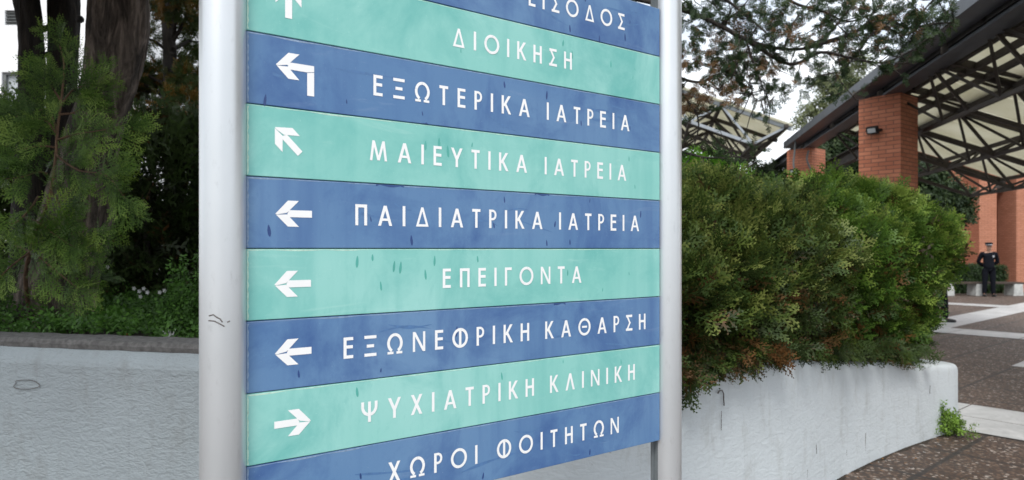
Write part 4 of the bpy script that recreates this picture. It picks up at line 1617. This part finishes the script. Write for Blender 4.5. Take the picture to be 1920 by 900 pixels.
fr_o = scatter("hanging_fringe", FAN, fr_p, fr_d, unit(len(fr_p)) + np.array((0, -1, 0)), rng.uniform(.08, .16, len(fr_p)), fr_t, M['hedge_olive'], bpy.data.objects["cypress_shrub"])

bt = shrub("thuja_shrub", "bright green rounded thuja rising behind the hedge near the right pole", "shrub",
           bl_px([(1312, 372, 8.0, .36, .36, .40), (1325, 410, 8.0, .46, .46, .55), (1300, 420, 8.0, .5, .5, .6)]), 2600, FAN, (.12, .2), M['bright'], H(1325, 600, 8.0), up=.9)

# ragged dark joint strip and leaf litter along the foot of the planter wall
bm = bmesh.new()
rd = random.Random(31)
path = densify(WALL_R, .05)[:-60]
o0, o1 = offset_path(path, .02), offset_path(path, -.03)
prev_ = None
for i, (a, b) in enumerate(zip(o0, o1)):
    d = (b - a)
    e = a + d * (.9 + .35 * math.sin(i * .9) + .4 * rd.random())
    cur = (bm.verts.new((a.x, a.y, .003)), bm.verts.new((e.x, e.y, .003)))
    if prev_: bm.faces.new((prev_[0], cur[0], cur[1], prev_[1]))
    prev_ = cur
tag(bm_obj("dirt", bm, M['soil']), "ragged dark joint strip along the wall foot", None, None, 'stuff')
bm = bmesh.new()
for k in range(170):
    i = rd.randrange(len(path))
    p = o1[i]
    nrm = (o1[i] - o0[i]).normalized()
    q = Vector((p.x, p.y, 0)) + Vector((nrm.x, nrm.y, 0)) * abs(rd.gauss(0, .09)) + Vector((rd.uniform(-.03, .03), rd.uniform(-.03, .03), .010))
    a = rd.uniform(0, 6.28)
    l, w_ = rd.uniform(.006, .02), rd.uniform(.003, .008)
    u = Vector((math.cos(a), math.sin(a), rd.uniform(-.2, .2)))
    v = Vector((-math.sin(a), math.cos(a), rd.uniform(-.2, .2)))
    f = bm.faces.new([bm.verts.new(q + x) for x in (u * l, v * w_, -u * l, -v * w_)])
    f.material_index = rd.randrange(3)
tag(bm_obj("leaf_litter", bm, [M['dead_leaf'], M['inner'], M['bench_stone']]), "tiny dead leaves and chips scattered along the wall foot", None, None, 'stuff')

# small weed at the wall's foot
wd_ = empty("weed", H(1782, 815, 5.85))
tag(wd_, "small bright green weed at the foot of the planter wall end", "weed")
P, D = [], []
for k in range(150):
    a = random.uniform(0, 6.28)
    r = abs(random.gauss(0, .075))
    h = random.uniform(.01, .14) * (1.25 - r * 4)
    P.append(np.array(wd_.location) + np.array((math.cos(a) * r, math.sin(a) * r * .8 - .03, max(.01, h))))
    D.append(np.array((math.cos(a), math.sin(a), random.uniform(.2, 1.2))))
for k in range(26):
    t = k / 26
    P.append(np.array(wd_.location) + np.array((-.05 + .02 * math.sin(k), 0, .1 + .13 * t))); D.append(unit(1)[0] + np.array((0, 0, .5)))
scatter("foliage", TWIG, P, D, unit(len(P)), rng.uniform(.035, .075, len(P)), rng.uniform(0, 1, len(P)), M['weed'], wd_)
bm = bmesh.new()
for k in range(9):
    a = k * .7
    b0 = Vector(wd_.location) + Vector((math.cos(a) * .02, math.sin(a) * .02, -.0))
    add_tube(bm, [b0, b0 + Vector((math.cos(a) * .04, math.sin(a) * .03, .06)), b0 + Vector((math.cos(a) * .08 - .02, math.sin(a) * .05, .13 + .01 * k))], [.004, .003, .0015], 5)
bm_obj("stem", bm, M['weed'], wd_)

# ------------------------------------------------------------------ overhanging conifer
pt = empty("conifer_tree", (.15, 5.9, 1.0))
tag(pt, "dark conifer whose limbs with brown tufts hang over the hedge", "tree")
trunk("trunk", [(.15, 5.9, .95), (.2, 5.85, 2.2), (.1, 5.8, 3.3), (.25, 5.8, 4.6), (.1, 5.8, 6.5)], [.2, .17, .15, .12, .06], pt, M['bark'], 18)
LIMBS = [
    ([(1010, -40, 5.8), (1180, -5, 5.5), (1290, 22, 5.25), (1350, 48, 5.2), (1400, 75, 5.2), (1470, 92, 5.2), (1530, 85, 5.2), (1565, 50, 5.2), (1600, 8, 5.2)], .024),
    ([(1400, 75, 5.2), (1480, 120, 5.15), (1540, 98, 5.1), (1600, 110, 5.1), (1655, 118, 5.1), (1690, 105, 5.1)], .016),
    ([(1530, 85, 5.2), (1600, 62, 5.2), (1650, 30, 5.2), (1700, 52, 5.25), (1750, 45, 5.3), (1790, 42, 5.3)], .017),
    ([(1180, 110, 5.5), (1280, 148, 5.2), (1320, 152, 5.1), (1365, 130, 5.1), (1395, 108, 5.1)], .014),
    ([(1400, 80, 5.2), (1425, 150, 5.15), (1440, 182, 5.1)], .008),
    ([(1220, 10, 5.4), (1330, -12, 5.2), (1400, 30, 5.2), (1440, 65, 5.15)], .016),
    ([(1180, 260, 5.6), (1290, 288, 5.3), (1330, 296, 5.2), (1380, 294, 5.2), (1420, 306, 5.2)], .012),
    ([(1220, 120, 5.4), (1290, 190, 5.2), (1310, 235, 5.2), (1292, 300, 5.2)], .010),
    ([(1440, -60, 5.4), (1480, 0, 5.3), (1540, 20, 5.3), (1590, 40, 5.3), (1640, 25, 5.3)], .014),
    ([(1600, 110, 5.1), (1640, 60, 5.1), (1680, 60, 5.1), (1720, 90, 5.1)], .008),
    ([(1350, 48, 5.2), (1385, 20, 5.2), (1420, -20, 5.3)], .010),
    ([(1470, 92, 5.2), (1490, 40, 5.2), (1530, -10, 5.3)], .010),
    ([(1560, 120, 5.1), (1575, 150, 5.1), (1598, 180, 5.1)], .004),
    ([(1395, 108, 5.1), (1410, 170, 5.1), (1420, 185, 5.1), (1470, 178, 5.1)], .004),
    ([(1700, 60, 5.2), (1740, 10, 5.2), (1770, -20, 5.2)], .008),
]
bm = bmesh.new()
rd = random.Random(12)
twig_ends = []
for k, (pl, r0) in enumerate(LIMBS):
    pts = [np.array(H(*q)) for q in pl]
    if k == 0: pts = [np.array((.15, 5.8, 3.2))] + pts
    P = smooth_path(pts, 6)
    add_tube(bm, P, [r0 * (1 - .7 * i / len(P)) for i in range(len(P))], 8, noise=.08, seed=k)
    for i in range(3, len(P), 1):              # side twigs
        if rd.random() < .75:
            p = np.array(P[i])
            L = rd.uniform(.08, .30)
            d = np.array((rd.uniform(-1, 1), rd.uniform(-.7, .7), rd.uniform(-1.1, .9)))
            d /= np.linalg.norm(d)
            e = p + d * L
            mid = (p + e) / 2 + np.array((rd.uniform(-.03, .03), 0, rd.uniform(-.04, .02)))
            add_tube(bm, [p, mid, e], [.005, .004, .002], 5)
            twig_ends.append((p, mid, e))
bm_obj("limb", bm, M['limb'], pt, smooth=True)
CL = [(1300, 40, 32, 0), (1330, 78, 32, 0), (1310, 8, 30, 0), (1360, 20, 32, 0), (1400, 110, 36, 0), (1440, 112, 32, 0), (1420, 40, 28, 0), (1390, 8, 28, 0), (1445, 15, 32, 0), (1460, 62, 26, 0), (1500, 98, 26, 0),
      (1480, 30, 26, 0), (1520, 112, 20, 0), (1540, 20, 28, 0), (1572, 60, 26, 0), (1600, 20, 26, 0), (1602, 95, 24, 0), (1560, 122, 20, 0), (1622, 75, 26, 0), (1640, 30, 30, 0), (1662, 60, 28, 0), (1690, 30, 26, 0),
      (1722, 50, 26, 0), (1672, 84, 18, 0), (1742, 40, 22, 0), (1772, 12, 18, 0), (1700, 64, 20, 0), (1652, 112, 13, 0), (1500, 165, 20, 0), (1455, 178, 20, 0), (1440, 150, 16, 0), (1530, 148, 10, 0), (1285, 70, 26, 0), (1345, 130, 22, 0),
      (1570, 8, 28, 0), (1510, 5, 26, 0), (1670, 5, 24, 0), (1740, 66, 16, 0), (1780, 44, 12, 0), (1715, 90, 12, 0), (1290, 110, 22, 0), (1375, 100, 26, 0),
      (1370, 62, 30, 1), (1350, 102, 28, 1), (1392, 90, 24, 1), (1368, 150, 22, 1), (1378, 178, 19, 1), (1320, 168, 20, 1), (1300, 192, 22, 1), (1355, 128, 22, 1), (1292, 105, 24, 1), 
      (1582, 100, 12, 1), (1612, 8, 12, 1), (1455, 45, 14, 1), (1490, 60, 12, 1), (1390, 130, 16, 1), (1440, 130, 12, 1), (1660, 40, 12, 1), (1700, 20, 10, 1), (1530, 70, 12, 1)]
P, D, Tn, Sc = [], [], [], []
for (x, y, r, br) in CL:
    n = int(r * (1.4 if br else 1.0))
    Yc = rd.uniform(5.0, 5.45)
    for _ in range(n):
        a = rd.uniform(0, 6.28)
        q = r * math.sqrt(rd.random()) * .88
        p = np.array(H(x + math.cos(a) * q, y + math.sin(a) * q * .85, Yc + rd.gauss(0, .09)))
        P.append(p)
        D.append(np.array((math.cos(a) * .7 + rd.uniform(-.6, .6), rd.uniform(-.7, .7), -math.sin(a) * .7 + rd.uniform(-.5, .5) - (.35 if br else -.1))))
        Tn.append(rd.uniform(0, .15) if br else (rd.uniform(.2, 1) if rd.random() > .07 else rd.uniform(0, .15)))
        Sc.append(rd.uniform(.05, .085))
for (p, m_, e) in twig_ends:
    for _ in range(3):
        t = rd.random()
        P.append(np.array(p) * (1 - t) + np.array(e) * t); D.append(np.array(e) - np.array(p) + unit(1)[0] * .12)
        Tn.append(rd.uniform(.2, .9)); Sc.append(rd.uniform(.05, .09))
# the crown continues above the frame
for _ in range(60):
    c = np.array((rd.uniform(-1.4, 3.2), rd.uniform(4.8, 7.4), rd.uniform(0, 2.2)))
    c[2] += EYE + .364 * c[1] + .45
    for _ in range(34):
        P.append(c + np.array((rd.gauss(0, .16), rd.gauss(0, .16), rd.gauss(0, .10)))); D.append(unit(1)[0]); Tn.append(rd.uniform(.2, 1)); Sc.append(rd.uniform(.09, .15))
scatter("crown", TUFT, P, D, unit(len(P)), Sc, np.array(Tn), M['pine'], pt)

# ------------------------------------------------------------------ trees round the canopies
def leafy_tree(label, base, path, rads, blobs, n, m, size=(.16, .3), group=None):
    t = empty("broadleaf_tree", base)
    tag(t, label, "tree", group)
    trunk("trunk", path, rads, t, M['bark_dark'], 10)
    crown("crown", blobs, n, TWIG, size, m, t, up=.2, shell=(.2, 1.05))
    bm = bmesh.new()
    for c, r in blobs:
        add_tube(bm, [path[1], (Vector(path[1]) + Vector(c)) / 2 + Vector((0, 0, -.1)), c], [.05, .035, .012], 6)
    bm_obj("branch", bm, M['bark_dark'], t)


def tree_at(px, Y, z0=0.0):
    return Vector((xw(px, Y), Y, z0))


leafy_tree("dark leafy tree before the brick wall right of the near pillar", tree_at(1690, 18.5), [tree_at(1690, 18.5), tree_at(1705, 18.5, 2.3), tree_at(1722, 18.5, 3.0), tree_at(1735, 18.5, 3.6)], [.1, .08, .06, .03],
           bl_px([(1735, 330, 18.5, .45, .45, .35), (1750, 365, 18.5, .55, .5, .4), (1775, 385, 18.4, .5, .4, .3), (1800, 370, 18.4, .25, .3, .2), (1730, 385, 18.5, .5, .5, .4), (1800, 405, 18.4, .25, .3, .18), (1765, 345, 18.4, .3, .3, .15)]), 1500, M['broadleaf'])
leafy_tree("dark leafy tree seen between the two brick pillars", tree_at(1575, 21), [tree_at(1575, 21), tree_at(1580, 21, 2.2), tree_at(1585, 21, 3.5), tree_at(1590, 21, 4.4)], [.12, .1, .08, .04],
           bl_px([(1590, 255, 21, .6, .6, .5), (1570, 310, 21, .7, .6, .55), (1610, 320, 21, .6, .6, .5), (1600, 280, 21.3, .6, .5, .4), (1555, 335, 21, .5, .5, .35), (1600, 350, 21, .8, .5, .4), (1540, 300, 21.6, .6, .5, .5)]), 2600, M['broadleaf'])
leafy_tree("pale grey green tree rising beyond the canopy roof", tree_at(1575, 26), [tree_at(1575, 26), tree_at(1570, 26, 3.0), tree_at(1565, 26, 5.4), tree_at(1560, 26, 7.5)], [.16, .14, .1, .05],
           bl_px([(1560, 175, 26, .6, .6, .35), (1530, 205, 26, .5, .5, .28), (1590, 150, 26, .6, .6, .35), (1540, 150, 26, .35, .4, .2), (1610, 120, 26, .5, .5, .3), (1512, 210, 26, .28, .3, .14), (1575, 205, 26, .6, .5, .35), (1600, 175, 26, .6, .5, .3), (1500, 232, 26, .25, .3, .2)]), 800, M['pale_leaf'])
leafy_tree("dark tree under the far canopy behind the hedge", tree_at(1440, 22), [tree_at(1440, 22), tree_at(1440, 22, 1.8), tree_at(1440, 22, 2.6), tree_at(1440, 22, 3.4)], [.12, .1, .08, .04],
           bl_px([(1440, 335, 22, .8, .6, .45), (1400, 350, 22, .7, .6, .4), (1470, 330, 22, .6, .6, .45), (1340, 370, 22, .9, .6, .5), (1290, 375, 22, .9, .6, .5)]), 1500, M['broadleaf'])

# clipped hedge before the building
hgx0, hgx1 = xw(1745, 24.6), xw(1872, 24.6)
hg = empty("clipped_hedge", ((hgx0 + hgx1) / 2, 24.6, 0))
tag(hg, "low clipped dark hedge behind the bench at the brick wall", "hedge")
P = np.stack([rng.uniform(hgx0, hgx1, 2600), rng.uniform(24.25, 25.0, 2600), rng.uniform(.02, .92, 2600)], 1)
face = rng.uniform(size=2600)
P[face < .55, 1] = 24.25
P[face > .8, 2] = .92
scatter("foliage", TWIG, P, unit(2600) + np.array((0, -.4, .4)), unit(2600), rng.uniform(.10, .17, 2600), rng.uniform(0, 1, 2600), M['box_hedge'], hg)
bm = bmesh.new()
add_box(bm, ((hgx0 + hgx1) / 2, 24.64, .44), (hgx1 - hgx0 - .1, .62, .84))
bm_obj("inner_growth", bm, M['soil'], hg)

# bench
be = empty("bench", (xw(1838, 23.3), 23.3, 0))
tag(be, "long bench with dark seat on three pale stone blocks behind the officer", "bench")
bx0, bx1 = xw(1762, 23.3), xw(1911, 23.3)
bm = bmesh.new()
for k in range(3):
    add_box(bm, ((bx0 + bx1) / 2, 23.1 + .16 * k, .43), (bx1 - bx0, .14, .06))
bm_obj("seat", bm, M['bench_wood'], be, bevel=.008)
for px in (1771, 1829, 1899):
    bm = bmesh.new()
    fs = add_box(bm, (xw(px, 23.3), 23.26, .2), (.34, .48, .4))
    for v in bm.verts:
        if v.co.z > .3: v.co.x = xw(px, 23.3) + (v.co.x - xw(px, 23.3)) * .86
    bm_obj("leg", bm, M['bench_stone'], be, bevel=.015)


# ------------------------------------------------------------------ people
def skin_mesh(name, joints, edges, mats, parent, root=0, sub=2):
    me = bpy.data.meshes.new(name)
    me.from_pydata([j[0] for j in joints], edges, [])
    ob = bpy.data.objects.new(name, me)
    C.objects.link(ob)
    md = ob.modifiers.new("s", 'SKIN')
    md.use_smooth_shade = True
    for i, j in enumerate(joints):
        d = me.skin_vertices[0].data[i]
        d.radius = j[1] if isinstance(j[1], tuple) else (j[1], j[1])
        d.use_root = (i == root)
    sb = ob.modifiers.new("d", 'SUBSURF')
    sb.levels = sub
    sb.render_levels = sub
    dg = bpy.context.evaluated_depsgraph_get()
    new = bpy.data.meshes.new_from_object(ob.evaluated_get(dg))
    bpy.data.objects.remove(ob)
    o = link_mesh(name, new, mats, parent, smooth=True)
    return o


def person(base, yaw, label, with_cap=True, behind=True, step=0.0):
    root = empty("person", base)
    tag(root, label, "person")
    rot = Matrix.Rotation(yaw, 3, 'Z')
    B = Vector(base)
    W = lambda x, y, z: tuple(B + rot @ Vector((x, y, z)))     # local: x right of the person, -y forward
    # head, neck, trunk core, arms and hands as one body
    hands = {}
    J = [(W(0, .0, .98), .075), (W(0, .0, 1.25), .085), (W(0, .01, 1.44), .085), (W(0, .0, 1.50), .05), (W(0, -.015, 1.60), (.078, .090)), (W(0, -.012, 1.69), (.080, .096)), (W(0, .0, 1.755), (.055, .07))]
    E = [(0, 1), (1, 2), (2, 3), (3, 4), (4, 5), (5, 6)]
    J.append((W(0, -.112, 1.625), .012)); E.append((4, len(J) - 1))       # nose
    sleeves = []
    for s in (-1, 1):
        sh = W(s * .19, .01, 1.42)
        el = W(s * .29, .09, 1.15) if behind else W(s * .24, .04, 1.14)
        wr_ = W(s * .07, .20, 1.0) if behind else W(s * .25, -.06, .90)
        hd = W(s * .0, .22, .95) if behind else W(s * .25, -.08, .82)
        i0 = len(J)
        J += [(sh, .06), (el, .042), (wr_, .03), (hd, (.036, .022))]
        E += [(2, i0), (i0, i0 + 1), (i0 + 1, i0 + 2), (i0 + 2, i0 + 3)]
        hv, wv = Vector(hd), Vector(wr_)
        dr = (hv - wv).normalized()
        sd2 = rot @ Vector((0, 1, 0)) if not behind else Vector((0, 0, 1))
        for q in range(4):                                                 # fingers
            off = sd2 * (-.03 + .02 * q)
            j = len(J)
            J += [(tuple(hv + off + dr * .04), .009), (tuple(hv + off * 1.05 + dr * (.08 + .008 * (q in (1, 2))) + rot @ Vector((0, -.012, 0))), .007)]
            E += [(i0 + 3, j), (j, j + 1)]
        j = len(J)
        J.append((tuple(hv + sd2 * .05 + dr * .02), .010)); E.append((i0 + 3, j))
        sleeves.append((sh, el, wr_))
    for s in (-1, 1):                                                      # legs
        i0 = len(J)
        fy = step * s
        J += [(W(s * .10, .0, .90), .06), (W(s * .115, fy * .5 - .01, .50), .05), (W(s * .13, fy + .02, .09), .032), (W(s * .14, fy - .09, .045), (.025, .022))]
        E += [(0, i0), (i0, i0 + 1), (i0 + 1, i0 + 2), (i0 + 2, i0 + 3)]
    skin_mesh("body", J, E, M['skin'], root)
    # jacket
    J = [(W(0, .0, .86), (.185, .15)), (W(0, .0, 1.06), (.18, .14)), (W(0, .0, 1.32), (.19, .13)), (W(0, .01, 1.44), (.14, .09)), (W(0, .0, 1.49), .07)]
    E = [(0, 1), (1, 2), (2, 3), (3, 4)]
    for (sh, el, wr_) in sleeves:
        i0 = len(J)
        J += [(sh, .085), (el, .066), (wr_, .05)]
        E += [(3, i0), (i0, i0 + 1), (i0 + 1, i0 + 2)]
    skin_mesh("jacket", J, E, M['uniform'], root)
    J = [(W(0, .0, 1.04), (.16, .13))]
    E = []
    for s in (-1, 1):
        i0 = len(J)
        fy = step * s
        J += [(W(s * .10, .0, .86), .115), (W(s * .115, fy * .5 - .01, .50), .082), (W(s * .13, fy + .02, .06), .068)]
        E += [(0, i0), (i0, i0 + 1), (i0 + 1, i0 + 2)]
    skin_mesh("trousers", J, E, M['uniform'], root)
    for s in (-1, 1):
        fy = step * s
        J = [(W(s * .13, fy + .05, .05), (.046, .05)), (W(s * .135, fy - .06, .045), (.048, .045)), (W(s * .145, fy - .19, .032), (.042, .032)), (W(s * .13, fy + .03, .13), .055)]
        skin_mesh("shoe", J, [(0, 1), (1, 2), (0, 3)], M['black'], root)
    # hair, eyes, mouth
    bm = bmesh.new()
    for s in (-1, 1):
        bmesh.ops.create_uvsphere(bm, u_segments=8, v_segments=6, radius=.011, matrix=Matrix.Translation(Vector(W(s * .032, -.098, 1.655))))
    add_box(bm, W(0, -.098, 1.575), (.045, .012, .008), rot)
    bm_obj("facial_features", bm, M['black'], root)
    bm = bmesh.new()
    bmesh.ops.create_uvsphere(bm, u_segments=16, v_segments=10, radius=.105)
    for v in list(bm.verts):
        if v.co.z < -.02 or (v.co.y < -.055 and v.co.z < .06): bm.verts.remove(v)
    for v in bm.verts:
        v.co = Vector(W(v.co.x * .88, v.co.y * 1.0 + .005, v.co.z * .95 + 1.69))
    bm_obj("hair", bm, M['black'], root, smooth=True)
    if with_cap:
        bm = bmesh.new()
        rings_ = []
        for z, r, yo in ((1.705, .100, 0), (1.745, .104, 0), (1.755, .122, -.006), (1.785, .126, -.008), (1.80, .10, 0), (1.803, .02, 0)):
            rings_.append([bm.verts.new(W(math.cos(a) * r * .93, math.sin(a) * r * 1.05 + yo, z)) for a in np.linspace(0, 2 * math.pi, 20, endpoint=False)])
        for a, b in zip(rings_[:-1], rings_[1:]):
            for k in range(20): bm.faces.new((a[k], a[(k + 1) % 20], b[(k + 1) % 20], b[k]))
        bm.faces.new(rings_[-1])
        pk = []
        for k in range(9):
            a = math.pi + math.pi * (k + .5) / 9
            pk.append((W(math.cos(a) * .095, math.sin(a) * .105, 1.71), W(math.cos(a) * .10, math.sin(a) * .17 - .01, 1.69)))
        for (a, b), (c_, d_) in zip(pk[:-1], pk[1:]):
            bm.faces.new([bm.verts.new(p) for p in (a, c_, d_, b)])
        cp = bm_obj("cap", bm, M['uniform'], root, smooth=True)
        bm = bmesh.new()
        ra = [[bm.verts.new(W(math.cos(a) * .099, math.sin(a) * .111, z)) for a in np.linspace(math.pi * 1.05, math.pi * 1.95, 12)] for z in (1.715, 1.74)]
        for k in range(11): bm.faces.new((ra[0][k], ra[0][k + 1], ra[1][k + 1], ra[1][k]))
        o = bm_obj("cap_band", bm, M['badge'], cp)
        o.matrix_parent_inverse = Matrix.Identity(4)
        bm = bmesh.new()
        add_box(bm, W(.09, -.145, 1.34), (.05, .012, .06), rot)
        bm_obj("badge", bm, M['badge'], root)
    return root


person((xw(1854, 22.75), 22.75, .0), R(-18), "uniformed officer in peaked cap standing with hands behind the back by the bench")
person((xw(1751, 14.95) + .12, 14.95, .0), R(72), "person in dark clothes mostly hidden by the hedge with one black shoe showing", with_cap=False, behind=False, step=.10)
